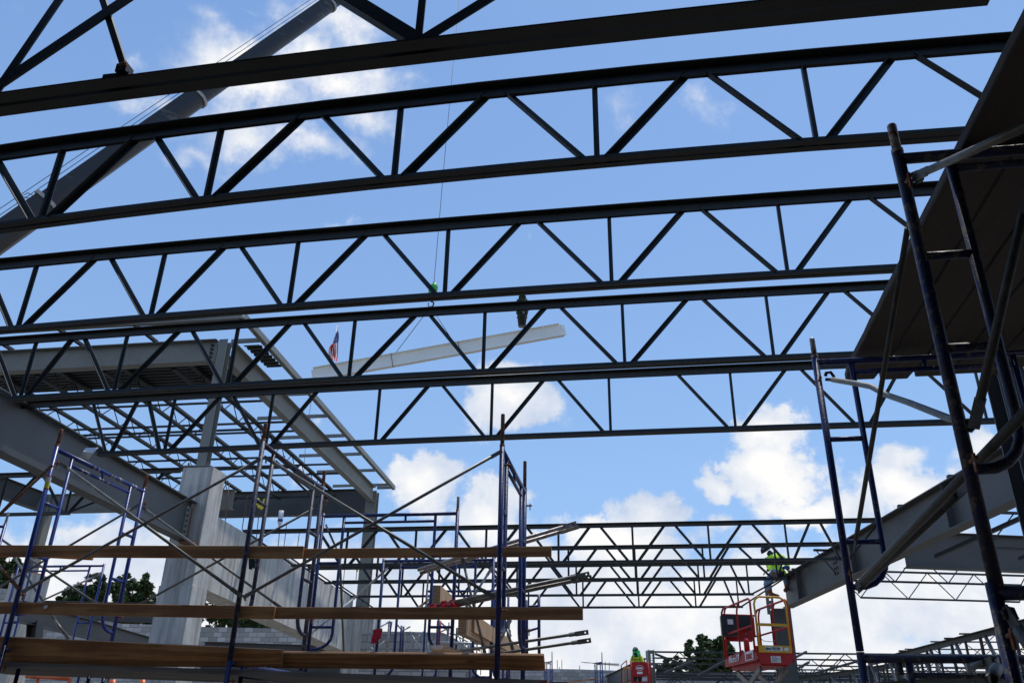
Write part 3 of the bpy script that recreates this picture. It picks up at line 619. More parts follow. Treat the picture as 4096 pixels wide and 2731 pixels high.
# ------------------------------------------------------------------ scaffold frames
def sc_frame(label, o, u, wd, zx, mat, group, r=.021, dz=(.52, 1.0), zc=1.52, leg_b=1.88, inset=.25, b2=.085, pins=(1, 1), pinmat='pin', sides=(1, 1), sticker=False, tie=.5, curve=(1, 1), pinh=.17, low=None):
    """o: foot point under the first leg (x, y); u: unit direction of the frame; zx: height of the top crossbar"""
    u = Vector((u[0], u[1], 0)).normalized(); o = Vector((o[0], o[1], 0))
    def q(s, z): return o + u * s + v3(0, 0, z)
    rt = thing('scaffold', q(0, zx - leg_b), label, 'scaffold', group)
    for k, s in enumerate((0, wd)):
        if not sides[k]: continue
        obj('leg', MB().tube([q(s, zx - leg_b), q(s, zx + .035)], r, 14), mat, rt)
        if pins[k]:
            pn = MB().tube([q(s, zx + .03), q(s, zx + .05)], r * 1.03, 12).tube([q(s, zx + .05), q(s, zx + .035 + pinh - .008), q(s, zx + .035 + pinh)], [r * .82, r * .82, r * .7], 12)
            obj('coupling_pin', pn, pinmat, rt)
    cb_ = MB().tube([q(0, zx), q(wd, zx)], r, 12); obj('crossbar', cb_, mat, rt)
    i0, i1 = inset, wd - inset
    obj('lower_crossbar', MB().tube([q(i0, zx - b2), q(i1, zx - b2)], r * .75, 10), mat, rt)
    obj('spacer', MB().tube([q(wd * tie, zx), q(wd * tie, zx - b2)], r * .7, 8), mat, rt)
    for k, (s0, s1) in enumerate(((0, i0), (wd, i1))):
        if not sides[k]: continue
        sg = 1 if k == 0 else -1; pts = [q(s1, zx), q(s1, zx - zc + .16)]
        for a_ in (20, 40, 60, 80): pts.append(q(s1 - sg * (inset - .06) * (1 - math.cos(R(a_))), zx - zc + .16 - .16 * math.sin(R(a_))))
        pts.append(q(s0, zx - zc))
        obj('inner_leg', MB().tube(pts, r * .85, 12), mat, rt)
        for d_ in dz: obj('rung', MB().tube([q(s0, zx - d_), q(s1, zx - d_)], r * .75, 10), mat, rt)
        # brace lock on the outer leg
        n_ = u.cross(v3(0, 0, 1))
        for zl in (zx - .14, zx - 1.36):
            lk = MB(); b_ = q(s0, zl) + n_ * r; lk.tube([b_, b_ + n_ * .055], .009, 6).bar(b_ + n_ * .035 + v3(0, 0, -.045), b_ + n_ * .035 + v3(0, 0, .02), .008, .02)
            obj('brace_lock', lk, 'rust', rt)
    return rt
GF = 'blue scaffold frames of the front tower'
YF, YB, XW = 6.9, 8.43, 1.53
XL, XM, XC = -5.58, -3.46, -1.2
f_l = sc_frame('blue scaffold frame at far left with a yellow and white label on its leg', (XL, YF), (0, 1), XW, 2.42, 'blue_clean', GF, pinmat='rust')
a = aX(G(575, 590), XL); b_ = aX(G(535, 740), XL)
lb = MB()
for i, (t0, t1) in enumerate(((0, .08), (.08, .42), (.42, .92), (.92, 1))):
    lb.cur = (0, 1, 2, 0)[i]; lb.tube([v3(XL, YF, lerp(a.z, b_.z, t0)), v3(XL, YF, lerp(a.z, b_.z, t1))], .0225, 14, cap=False)
obj('warning_label', lb, ['red', 'white', 'yellow_plastic'], f_l)
rnd_ = random.Random(11)
for k in range(16):
    zb_ = 2.42 if k < 9 else 2.335; rr0 = .0212 if k < 9 else .016; y_ = YF + (.5 + .85 * rnd_.random() if k < 9 else .4 + .7 * rnd_.random()); w_ = .008 + .03 * rnd_.random()
    obj('mortar_splash', MB().tube([v3(XL, y_, zb_), v3(XL, y_ + w_, zb_)], [rr0 * 1.05, rr0 * 1.09], 9), 'pin', f_l)
sc_frame('dirty mortar-splashed scaffold frame in front of the concrete beam, left of centre', (XM, YF), (0, 1), XW + .02, 2.40, 'blue_dirty', GF, pinmat='rust', r=.0225)
sc_frame('blue scaffold frame whose tall leg stands in the middle of the view', (XC, YF), (0, 1), 1.42, 2.27, 'blue', GF, r=.0225, pinmat='rust', pinh=.3, b2=.10)
# lower lifts carrying on below the deck
for X_, z_, m_, lab in ((XM, .50, 'blue', 'lower scaffold frame under the left half of the plank deck'), (XC, .32, 'blue', 'lower scaffold frame under the right end of the plank deck'), (XL, .60, 'blue', 'lower scaffold frame under the far left end of the deck')):
    sc_frame(lab, (X_, YF), (0, 1), XW, z_, m_, GF, pins=(0, 0))

# cross braces
GBR = 'cross braces of the front scaffold tower'
def brace(label, a, b2, mat='galv', r=.0135, grp=GBR, sag=0, name='cross_brace', n=8):
    a = Vector(a); b2 = Vector(b2); d = (b2 - a).normalized(); m1 = a + d * .09; m2 = b2 - d * .09
    mid = (a + b2) / 2 - v3(0, 0, sag); mb = MB().tube([m1, lerp(m1, mid, .5) - v3(0, 0, sag * .3), mid, lerp(mid, m2, .5) - v3(0, 0, sag * .3), m2] if sag else [m1, m2], r, n)
    mb.bar(a - d * .015, m1 + d * .01, .006, r * 2.4).bar(m2 - d * .01, b2 + d * .015, .006, r * 2.4)
    return solo(name, mb, mat, label, 'brace', grp)
Yf = YF - .05
brace('grey cross brace falling from the labelled blue leg to the dirty scaffold leg', aY(G(700, 440), Yf), aY(L(400, 540), Yf), r=.0145)
brace('grey cross brace rising from the low left blue leg to the dirty scaffold leg', aY(K(265, 500), Yf), aY(H(620, 395), Yf - .02), r=.0145)
brace('long grey brace falling from the dirty scaffold leg to the central blue leg', aY(H(690, 370), Yf), aY(Mz(955, 560), Yf), r=.0145)
brace('long grey brace rising from the dirty scaffold leg to the central blue leg', aY(L(455, 560), Yf), aY((1150, 1037), Yf - .02), r=.0145)
brace('rusty brown brace leaving the labelled leg towards the left edge', aY(G(590, 470), Yf), aY((-60, 1237), Yf), 'rust', r=.0135)
brace('rusty brace crossing low at the left edge', aY((-30, 1265), Yf), aY(K(200, 455), Yf), 'rust', r=.0135)
Yb = YB + .05
brace('grey rear brace falling from the back leg of the labelled frame', aY(G(1610, 925), Yb), aY(L(870, 685), Yb), r=.0135)
brace('grey rear brace falling left from the back leg of the labelled frame', aY(G(1590, 915), Yb + .03), aY(K(0, 445), Yb), r=.0135)
brace('grey rear brace falling left from the back leg of the dirty frame', aY(H(1335, 910), Yb), aY(K(1290, 820), Yb), r=.0135)
brace('dark rear brace near the top of the dirty frame, running under its crossbar', aY(H(820, 420), Yb - .9), aY(H(1240, 830), Yb - .05), 'joist', r=.013)
brace('bright grey brace in the gap right of the concrete beam', aY(RR(1480, 1030), 10.6), aY(RR(1870, 680), 9.3), 'galv_clean', r=.014)
brace('dull grey brace crossing the bright one beside the pier', aY(RR(1270, 540), 9.2), aY((790, 1510), 10.4), r=.014)
brace('thin pale brace over the end of the concrete beam', aY(L(1225, 975), 9.8), aY(RR(1480, 1030), 10.6), 'galv_clean', r=.012)
brace('dark brace with a flat end dropping from the rusty post', aY(H(1390, 1150), 9.4), aY(H(1510, 1420), 9.7), r=.013)
brace('dull thin brace falling past the middle rail, left of the central leg', aY(I(600, 950), 8.7), aY(Mz(860, 1210), 8.7), r=.014)
brace('bright thin brace rising to the frame left of the central leg', aY(Mz(640, 690), 9.4), aY(Mz(940, 230), 9.4), 'galv_clean', r=.014)
brace('pale brace leaning under the middle rail right of the central leg', aY(Mz(1010, 1110), 9.2), aY(Mz(1150, 840), 9.2), 'galv_clean', r=.013)
brace('dark brace under the middle rail right of the central leg', aY(Mz(1085, 830), 8.8), aY(Mz(1190, 1210), 8.8), r=.014)
brace('brown stained short brace seen over the red-tied bundle', aY(Mz(90, 690), 10.8), aY(Mz(225, 590), 10.6), 'pin', r=.016)
brace('grey brace behind the lowest gap at left of the deck', aY(K(580, 760), 8.6), aY(K(780, 1035), 8.6), r=.0135)
brace('violet grey brace crossing the blue frame at far left', aY(K(-20, -60 - 60), 11), aY(K(1105, 640), 11), r=.017)
brace('brown brace behind the far left blue frame, over the trees', aY(K(430, 628), 13.5), aY(K(1150, 300), 13.8), 'pin', r=.017)
brace('thin grey brace falling behind the far left blue leg', aY(K(150, 90), 12), aY(K(500, 620), 12), r=.017)
# folded brace bundles poking out to the right
def bundle(label, a, b2, n_, mat='galv', r=.0145, spread=.03, dz=.03):
    a = Vector(a); b2 = Vector(b2); d = (b2 - a).normalized(); rt = thing('brace_bundle', (a + b2) / 2, label, 'brace bundle', 'folded brace bundles left on the scaffold')
    for k in range(n_):
        off = v3(.02 * k, spread * k, -dz * k); mb = MB().tube([a + off, b2 + off - d * .14], r, 10)
        e = b2 + off; e1 = e - d * .16; side = v3(0, 1, 0); t_ = d.cross(side).normalized()
        # flat hammered end with a hole: a ring plate
        w_ = .023; pts = [e1 - t_ * r * .9, e1 - t_ * w_ + d * .04, e - t_ * w_ - d * .02, e - t_ * w_ * .6, e + t_ * w_ * .6, e + t_ * w_ - d * .02, e1 + t_ * w_ + d * .04, e1 + t_ * r * .9]
        hc = e - d * .035; hr = .0085; o = len(mb.v)
        ring = [hc + (d * math.cos(2 * math.pi * i / 16) + t_ * math.sin(2 * math.pi * i / 16)) * hr for i in range(16)]
        def onb(an):
            cx_ = math.cos(an); sy_ = math.sin(an); return hc + d * max(-.10, min(.033, cx_ * .2)) + t_ * max(-w_, min(w_, sy_ * .12)) if True else None
        outr = [onb(2 * math.pi * i / 16) for i in range(16)]
        for zo in (-.003, .003): mb.v += [p_ + side * zo for p_ in ring] + [p_ + side * zo for p_ in outr]
        for i in range(16):
            j = (i + 1) % 16
            mb.face([o + i, o + j, o + 16 + j, o + 16 + i]); mb.face([o + 32 + i, o + 48 + i, o + 48 + j, o + 32 + j]); mb.face([o + 16 + i, o + 16 + j, o + 48 + j, o + 48 + i]); mb.face([o + i, o + 32 + i, o + 32 + j, o + j])
        mb.bar(e1 - d * .04, e1 + d * .035, .006, r * 2.6, up=tuple(t_))
        obj('brace', mb, mat, rt)
    return rt
bundle('rust-brown pair of folded braces poking out to the right above the upper rail', aY(I(90, 1085), 8.75), aY(I(1912, 548), 8.55), 2, 'pin', r=.019)
bundle('thick grey pair of folded braces tied with red rag, poking out above the middle rail', aY(Mz(170, 692), 8.75), aY(Mz(2062, 295), 8.55), 2, 'galv', r=.020)
bundle('lowest grey pair of folded braces poking out just above the toe board', aY(Mz(440, 1203), 8.75), aY(Mz(2050, 965), 8.55), 2, 'galv', r=.015, dz=.07, spread=.05)
rg_ = MB()
for (x_, y_, s_) in ((250, 682, 1), (285, 680, .8), (370, 672, 1), (385, 655, 1.2), (490, 640, 1.2), (520, 665, 1), (530, 690, .8)):
    p_ = aY(Mz(x_, y_), 8.7); w_ = .03 * s_; rg_.poly([p_ + v3(-w_, 0, w_), p_ + v3(w_ * .6, .01, w_ * 1.3), p_ + v3(w_, .02, -w_ * .8), p_ + v3(-w_ * .4, 0, -w_ * 1.4)], (0, .02, .004))
for (p0, p1) in (((240, 690), (300, 668)), ((350, 690), (410, 645)), ((400, 645), (490, 650)), ((480, 620), (535, 690))):
    rg_.tube([aY(Mz(*p0), 8.68), aY(Mz(*p1), 8.68)], .008, 6)
solo('red_rag', rg_, 'red_rag', 'red rag strips knotted around the thick brace bundle', 'rag')
rg_ = MB()
for (x_, y_, s_) in ((1975, 990, 1.2), (1965, 1020, 1), (1945, 1050, .9), (1985, 1000, 1)): p_ = aY(L(x_, y_), 11.3); w_ = .05 * s_; rg_.poly([p_ + v3(-w_, 0, w_), p_ + v3(w_, .01, w_ * 1.3), p_ + v3(w_ * .5, .02, -w_), p_ + v3(-w_, 0, -w_ * 1.2)], (0, .02, .004))
solo('red_rag', rg_, 'red_rag', 'small red rag tied to a far blue leg beside the concrete pier', 'rag')
gl = MB()
for (pts) in ([(515, 70), (540, 110), (600, 165), (598, 230), (560, 228), (525, 225), (520, 180)], [(510, 60), (520, 120), (515, 240), (500, 240), (500, 120)]):
    gl.poly([aY(L(*p_), 7.35) for p_ in pts], (.0, .05, 0))
solo('work_glove', gl, 'teal', 'dark glove with a teal hem stuck on the rung behind the dirty scaffold leg', 'glove')

# frames farther back, parallel to the rails
GFB = 'blue scaffold frames farther back'
def fpx(label, pl, pr, Yv, mat, **k):
    a = aY(pl, Yv); b2 = aY(pr, Yv); z_ = (a.z + b2.z) / 2; wd = (b2 - a).length
    return sc_frame(label, (a.x, a.y), (1, 0), wd, z_, mat, GFB, inset=.16 * wd, **k)
fpx('blue frame seen flat on behind the rails, between the rusty post and the central leg', H(1360, 1035), I(545, 448), 9.5, 'blue', dz=(.56, 1.28), pins=(0, 1), tie=.62)
fpx('second flat-on blue frame, lower and farther, left of the central leg', L(2050, 155), Mz(960, 138), 11.4, 'blue', dz=(.68, 1.5), pins=(0, 0), tie=.75)
fpx('small flat-on blue frame behind the red-tied bundle, with a worn steel pin', Mz(197, 492), Mz(1130, 500), 15.2, 'blue', dz=(1.1, 1.7), pins=(1, 0), pinh=.28)
fpx('pale blue frame at far left under the slim steel post', K(215, 208), K(1190, 215), 14.2, 'blue_clean', dz=(1.0, 1.45), pins=(0, 0), tie=.5, leg_b=2.4, zc=1.6)
fpx('blue frame half cut by the left edge behind the rails', K(-900, -235), K(50, -235), 10.5, 'blue_clean', dz=(1.0, 1.6), pins=(0, 1), leg_b=2.6)
fpx('distant blue frame low in the gap right of the pier', Mz(700, 1035), Mz(1150, 1030), 23, 'blue', pins=(1, 1))
fpx('very distant blue frame at the end of the left block wall', Mz(820, 1125), Mz(925, 1125), 60, 'blue', pins=(0, 0), r=.03)
# right of the central leg: a ladder-like frame end
sd_ = thing('ladder', aY(Mz(1340, 1210), 13), 'narrow blue scaffold ladder standing right of the central leg with sloping rungs', 'ladder', GFB)
for p0, p1 in (((1338, 600), (1340, 1215)), ((1478, 545), (1482, 1215))): obj('leg', MB().tube([aY(Mz(*p0), 13), aY(Mz(*p1), 13)], .024, 10), 'blue', sd_)
for p0, p1 in (((1340, 960), (1480, 915)), ((1340, 1170), (1482, 1132)), ((1345, 675), (1480, 665))): obj('rung', MB().tube([aY(Mz(*p0), 13), aY(Mz(*p1), 13)], .018, 10), 'blue', sd_)
obj('coupling_pin', MB().tube([aY(Mz(1478, 535), 13), aY(Mz(1478, 610), 13)], .018, 8), 'pin', sd_)
# distant frames in perspective (small, standing on the yard behind)
for k, (p0, p1, Yv, lab) in enumerate((((330, 840), (445, 905), 26, 'far blue frame turned sideways behind the leaning timbers'), ((1075, 850), (1140, 905), 24, 'far blue frame turned sideways just left of the back central leg'))):
    a = aY(Mz(*p0), Yv); b2 = aY(Mz(*p1), Yv + 2.0); u_ = Vector((b2.x - a.x, 2.0, 0))
    sc_frame(lab, (a.x, a.y), (u_.x, u_.y), u_.length, a.z, 'blue', GFB, pins=(0, 1), leg_b=2.6, r=.026)
# horizontal galvanised guard tube and uprights far back
a = aY(Mz(200, 1085), 20); b2 = aY(Mz(925, 1097), 20); solo('guard_tube', MB().tube([a, b2], .03, 10).tube([aY(Mz(672, 1095), 20), aY(Mz(672, 1210), 20)], .03, 8).tube([aY(Mz(208, 1085), 20), aY(Mz(208, 1210), 20)], .03, 8), 'galv_clean', 'long horizontal galvanised tube with two uprights far behind the toe board', 'tube')
GFR = 'thin far braces behind the toe board'
for k, (p0, p1, Yv) in enumerate((((0, 965), (150, 1205), 19), ((20, 1085), (155, 965), 19), ((500, 985), (690, 1095), 21), ((690, 1095), (800, 1180), 21), ((545, 960), (620, 1200), 21), ((510, 1185), (690, 1085), 21), ((350, 850), (450, 940), 25), ((350, 965), (420, 930), 25))):
    brace(('thin far brace at the left end of the gap above the toe board', 'thin far brace crossing it at the left end of the gap above the toe board', 'thin far brace falling to the middle of the galvanised guard tube', 'thin far brace falling right from the middle of the galvanised guard tube', 'steep thin far brace left of the galvanised upright', 'thin far brace rising to the middle of the galvanised guard tube', 'thin brace of the far sideways blue frame', 'short thin brace below the far sideways blue frame')[k], aY(Mz(*p0), Yv), aY(Mz(*p1), Yv), 'galv_clean', r=.016, grp=GFR)
for k, (p0, p1, Yv) in enumerate((((1885, 975), (2120, 845), 19), ((1890, 1200), (2100, 1040), 19), ((1875, 1110), (1960, 1200), 19), ((2180, 1000), (2350, 905), 21), ((2195, 870), (2350, 1050), 21), ((2230, 1205), (2350, 1120), 21))):
    brace(('thin far brace rising right of the concrete pier, uppermost', 'thin far brace rising over the block wall right of the pier', 'short thin far brace at the foot of the pier', 'thin far brace rising to the right behind the second flat-on frame', 'thin far brace falling behind the second flat-on frame', 'thin far brace low behind the second flat-on frame')[k], aY(L(*p0), Yv), aY(L(*p1), Yv), 'galv_clean', r=.016, grp='thin far braces in front of the block wall')
GP2 = 'far scaffold legs standing in front of the block wall'
for k, (p0, p1, Yv, mt, lab) in enumerate((((2115, 845), (2090, 1205), 18.5, 'pin', 'far rusty pale scaffold leg before the block wall'), ((2140, 845), (2115, 1000), 18.8, 'blue', 'far blue scaffold leg next to the rusty pale one'), ((2255, 890), (2235, 1205), 20, 'blue', 'far blue scaffold leg under the second flat-on frame'), ((2280, 900), (2262, 1205), 20.3, 'blue_dirty', 'far dirty scaffold leg beside the blue one before the block wall'))):
    solo('upright_tube', MB().tube([aY(L(*p0), Yv), aY(L(*p1), Yv)], .024, 10), mt, lab, 'scaffold tube', GP2)
for k, (p0, p1, Yv, mt, lab) in enumerate((((322, 835), (305, 1210), 18, 'blue', 'blue leg with a yellow band behind the small worn-pin frame'), ((345, 835), (325, 1115), 16, 'red', 'dark red scaffold leg beside the yellow-banded one'), ((540, 915), (525, 1185), 22, 'joist', 'thin dark upright behind the leaning timbers'), ((615, 940), (600, 1210), 22, 'joist', 'second thin dark upright behind the leaning timbers'), ((1035, 905), (1020, 1060), 22, 'blue', 'far blue upright left of the central leg'), ((1060, 835), (1050, 1210), 20, 'blue', 'far blue upright hidden partly by the central leg'), ((1150, 985), (1148, 1210), 26, 'joist', 'far dark upright right of the central leg'))):
    solo('upright_tube', MB().tube([aY(Mz(*p0), Yv), aY(Mz(*p1), Yv)], .026, 10), mt, lab, 'scaffold tube', 'far scaffold legs seen above the toe board')
solo('yellow_tape', MB().tube([aY(Mz(316, 935), 18), aY(Mz(314, 968), 18)], .029, 10), 'yellow_plastic', 'yellow tape band around a far blue scaffold leg', 'tape')

# ------------------------------------------------------------------ timber rails, toe boards and deck
GW = 'timber guard rails on the front scaffold'
def board(label, p_tl, p_tr, p_bl, p_br, Yv, th=.038, name='guard_rail', cat='rail', mat='wood', group=GW):
    a, b2, c_, d_ = aY(p_tl, Yv), aY(p_tr, Yv), aY(p_bl, Yv), aY(p_br, Yv)
    h_ = ((a - c_).length + (b2 - d_).length) / 2
    ca, cb2 = (a + c_) / 2 + v3(0, th / 2, 0), (b2 + d_) / 2 + v3(0, th / 2, 0)
    o_ = solo(name, MB().bar(ca, cb2, th, h_), mat, label, cat, group)
    bv = o_.modifiers.new('b', 'BEVEL'); bv.width = .005; bv.segments = 2
    return o_
yb_ = YF + .03
board('upper timber rail, left length, lapping in front of the right length', (-80, 1250), H(1125, 1392), (-80, 1278), H(1115, 1515), yb_)
board('upper timber rail, right length, its sawn end free to the right', H(700, 1410), Mz(1620, -8), H(700, 1530), Mz(1620, 88), yb_ + .045)
board('short timber offcut lying just under the upper rail at left', G(530, 1480), G(1050, 1500), G(530, 1510), G(1040, 1545), yb_ + .1)
board('middle timber rail, left length, ending just right of the dirty scaffold leg', (-80, 1379), L(795, 678), (-80, 1407), L(785, 805), yb_)
board('middle timber rail, right length, reaching farthest to the right', L(300, 672), Mz(1982, 688), L(300, 812), Mz(1982, 818), yb_ + .045)
pb = aY(K(530, 680), yb_); solo('survey_disc', MB().tube([pb + v3(0, -.012, 0), pb + v3(0, .0, 0)], .017, 14), 'white', 'small round white disc nailed to the middle rail at left', 'disc')
def toe(label, p_tl, p_tr, p_bl, p_br, Yv, mat='wood'):
    a, b2, c_, d_ = aY(p_tl, Yv), aY(p_tr, Yv), aY(p_bl, Yv + .07), aY(p_br, Yv + .07); th = .04
    n_ = (b2 - a).cross(c_ - a).normalized(); n_ = n_ if n_.y > 0 else -n_
    mb = MB(); mb.poly([a, b2, d_, c_], n_ * th)
    o_ = solo('toe_board', mb, mat, label, 'board', 'timber toe boards along the deck edge'); return o_
toe('timber toe board, left length, leaning on the deck edge', (-80, 1458), L(880, 1172), (-80, 1529), L(876, 1368), yb_)
toe('timber toe board, right length, its top edge catching the light', L(700, 1205), Mz(1532, 1240), L(700, 1375), Mz(1548, 1408), yb_ + .05)
GD = 'weathered planks of the scaffold deck'
def zl(t): return lerp(.455, .375, t)
for k in range(6):
    y0 = YF + .05 + k * .245; x0 = -6.4 - .1 * (k % 3); x1 = (-.86, -.72, -.62, -.55, -.50, -.9)[k]
    a = v3(x0, y0 + .115, .52); b2 = v3(x1, y0 + .115, .395)
    mb = MB().bar(a - v3(0, 0, .02), b2 - v3(0, 0, .02), .235, .04)
    mb.cur = 1; e_ = (b2 - a).normalized(); mb.bar(b2 - v3(0, 0, .02) + e_ * .001, b2 - v3(0, 0, .02) + e_ * .05, .236, .0405)
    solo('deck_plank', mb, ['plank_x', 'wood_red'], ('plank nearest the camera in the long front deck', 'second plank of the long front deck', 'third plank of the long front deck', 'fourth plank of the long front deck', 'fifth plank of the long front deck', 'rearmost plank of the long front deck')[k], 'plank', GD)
for p0, p1, Yv, w_, lab in ((Mz(255, 1140), Mz(400, 1200), 9.2, .1, 'short timber block with a stapled paper label lying above the toe board'),):
    a = aY(Mz(320, 1158), 8.2); b2 = a + v3(.25, .55, -.09); o_ = thing('timber_block', a, lab, 'timber')
    obj('block', MB().bar(a, b2, .15, .075), 'wood_y', o_); obj('paper_label', MB().box((a.x - .06, a.y - .035, a.z - .0), (a.x + .06, a.y - .03, a.z + .03)), 'paper', o_)
for pts, lab in ((((300, 540), (440, 640), 10.0, 12.0, .14), 'short timber end sticking up behind the red-tied bundle'), (((600, 880), (1180, 1195), 9.2, 15.0, .13), 'long timber leaning down behind the central leg, nearer of two'), (((700, 860), (1240, 1195), 9.6, 15.8, .12), 'long timber leaning down behind the central leg, farther of two')):
    p0, p1, y0, y1, w_ = pts
    solo('leaning_timber', MB().bar(aY(Mz(*p0), y0), aY(Mz(*p1), y1), w_ * .7, w_ * 1.6), 'wood_y', lab, 'timber', 'timbers leaning behind the front scaffold')

# ------------------------------------------------------------------ right-hand scaffold, close to the camera
GRS = 'scaffold frames at the right edge'
XR = 1.17
sc_frame('big dark scaffold frame closest to the camera, its worn steel pin rising at upper right', (XR, 3.1), (1, 0), 1.5, 2.27, 'blue_dirty', GRS, r=.0245, dz=(.49, .90), zc=1.38, leg_b=1.8, inset=.20, b2=.07, pinh=.15, pinmat='pin')
sc_frame('second dark blue scaffold frame at the right, standing under the far end of the planks', (XR - .0, 5.2), (1, 0), 1.42, 2.24, 'blue', GRS, r=.0215, dz=(.53, 1.17), zc=1.43, leg_b=1.78, inset=.22, b2=.08, pinh=.14, tie=.47)
sc_frame('lower scaffold frame at the bottom right corner with its crossbar coated in mortar', (XR - .0, 5.2), (1, 0), 1.42, .42, 'blue_dirty', GRS, r=.0225, dz=(.53, 1.0), zc=1.43, leg_b=1.78, inset=.25, b2=.085, pins=(0, 0), tie=.14)
sc_frame('lower scaffold frame in the bottom right corner, nearest to the camera', (XR - .01, 3.1), (1, 0), 1.5, .46, 'blue_dirty', GRS, r=.0245, dz=(.49, .90), zc=1.38, leg_b=1.8, inset=.2, b2=.07, pins=(0, 0))
GRB2 = 'cross braces of the right-hand scaffold'
brace('pale tube rising to the upper right from the worn steel pin of the nearest frame', v3(XR + .02, 3.04, 2.13), aY((2420, 262), 2.3), 'galv', r=.017, grp=GRB2)
brace('straight dark brace dropping from the nearest frame towards the second frame, left of its leg', aY((2092, 480), 3.2), aY((1962, 1262), 5.1), 'galv_shaded', r=.0135, grp=GRB2)
bb_ = [aY(Fz(1035, 1048), 5.1), aY(Fz(1200, 1075), 4.8), aY(Fz(1300, 1095), 4.6), aY(Fz(1400, 1150), 4.4), aY(Fz(1560, 1205), 4.1), aY(Fz(1840, 1315), 3.6), aY(Fz(1990, 1350), 3.3)]
mb = MB().tube(bb_, .0165, 12); mb.bar(aY(Fz(985, 1045), 5.15), bb_[0], .006, .02)
solo('bent_brace', mb, 'galv', 'bent scarred grey tube with a kink, joining the second frame to the nearest one', 'brace', GRB2)
hk = MB().tube([aY(Fz(985, 1020), 5.12), aY(Fz(990, 1000), 5.12), aY(Fz(1020, 995), 5.12), aY(Fz(1045, 1030), 5.12)], .011, 8); solo('lock_hook', hk, 'joist', 'small black hook where the bent tube meets the second blue leg', 'hook')
brace('dark brace hanging steeply in front of the planks at the right edge', aY((2362, 440), 2.75), aY((2238, 975), 3.02), 'galv_shaded', r=.0175, grp=GRB2)
brace('thick grey brace rising right from the second frame, upper of a pair', aY((1968, 1345), 5.1), aY((2420, 880), 2.6), 'galv_shaded', r=.019, grp=GRB2)
brace('thick rough brace below its twin, in front of the right girder', aY((1972, 1352), 5.15), aY(T(1000, 640), 3.6), 'galv_shaded', r=.019, grp=GRB2)
brace('muddy brown tube low in the bottom right corner', aY(O3(1290, 1568), 3.0), aY(O3(1440, 1290), 3.4), 'galv_shaded', r=.02, grp=GRB2)
brace('dark brown flat brace end at the lower right edge', aY(O3(1570, 560), 3.05), aY((2420, 1560), 2.8), 'galv_shaded', r=.022, grp=GRB2)
brace('short grey tube behind the mortar-coated crossbar', aY(O3(1000, 1345), 5.0), aY(O3(1330, 1245), 4.6), 'galv_shaded', r=.018, grp=GRB2)
lp = [aY(O3(*q_), 3.05) for q_ in ((1500, 505), (1590, 490), (1640, 495), (1680, 600), (1700, 620), (1560, 610), (1510, 605))]
solo('brace_lock_loop', MB().tube(lp, .009, 8).tube([aY(O3(1500, 505), 3.05), aY(O3(1540, 600), 3.05)], .01, 8), 'joist', 'black locking loop on the nearest leg at the lower right edge', 'lock', GRB2)
gp = [aY(p_, 3.06) for p_ in (Fz(1940, 1320), Fz(1990, 1330), Fz(2030, 1375), Fz(2005, 1400), Fz(1960, 1390))]
solo('brace_lock_loop', MB().poly(gp, (0, .02, 0)).bar(aY(C(1590, 1190), 3.05), aY(C(1640, 1250), 3.05), .02, .03), 'joist', 'black locking tab on the nearest leg where the bent tube ends', 'lock', GRB2)
# planks over the right-hand scaffold, running towards the camera
GPL = 'plank deck over the right-hand scaffold'
pl_lab = ('leftmost plank of the deck overhead at right, its chipped edge lit', 'second plank of the dark deck overhead at right', 'third plank of the dark deck overhead at right', 'fourth plank of the dark deck overhead at right', 'fifth plank of the dark deck overhead at right')
x = 1.44; ws = (.235, .225, .235, .235, .23)
for k in range(5):
    w_ = ws[k]; ye = 5.66 + (.0, .02, -.01, -.03, .02)[k]; x1 = x + w_ - .011
    pr_ = [(x, 2.30), (x + .004, 2.292), (x1 - .004, 2.292), (x1, 2.30), (x1, 2.338), (x, 2.338)]
    mb = MB(); o0 = 0; ns = 26
    for i in range(ns + 1):
        yy = 1.2 + (ye - 1.2) * i / ns; j_ = (random.random() - .5) * .004; cut = .03 if i == ns else 0
        yy2 = yy - (.0)
        for (px_, pz_) in pr_:
            cx_ = x + w_ / 2; px2 = px_ + (j_ if px_ < cx_ else -j_ * .3)
            if i >= ns - 1: px2 = cx_ + (px2 - cx_) * (1 if i == ns - 1 else .86)
            mb.v.append(v3(px2 - .03 * (5.6 - yy) / 4, yy, pz_))
    n_ = 6
    for i in range(ns):
        for j in range(n_): j2 = (j + 1) % n_; mb.face([i * n_ + j, i * n_ + j2, (i + 1) * n_ + j2, (i + 1) * n_ + j])
    mb.face(list(range(n_))); mb.face([ns * n_ + j for j in range(n_)][::-1])
    solo('deck_plank', mb, 'plank_y_shaded', pl_lab[k], 'plank', GPL); x += w_

# ------------------------------------------------------------------ unseen roof and block walls added behind the photographer to shade everything near
solo('roof_deck', MB().box((-24, -26, 4.6), (20, 3.0, 4.75)), 'joist', 'unseen roof deck added behind the photographer to shade the near bay', 'roof deck')
solo('block_wall', MB().box((-24, -26.4, GROUND), (20, -26, 4.6)), 'cmu', 'unseen long block wall added behind the photographer to cut light', 'wall')
solo('block_wall', MB().box((14, -26, GROUND), (14.3, 1.0, 4.6)), 'cmu_y', 'unseen side block wall added to the right behind the photographer to cut light', 'wall')

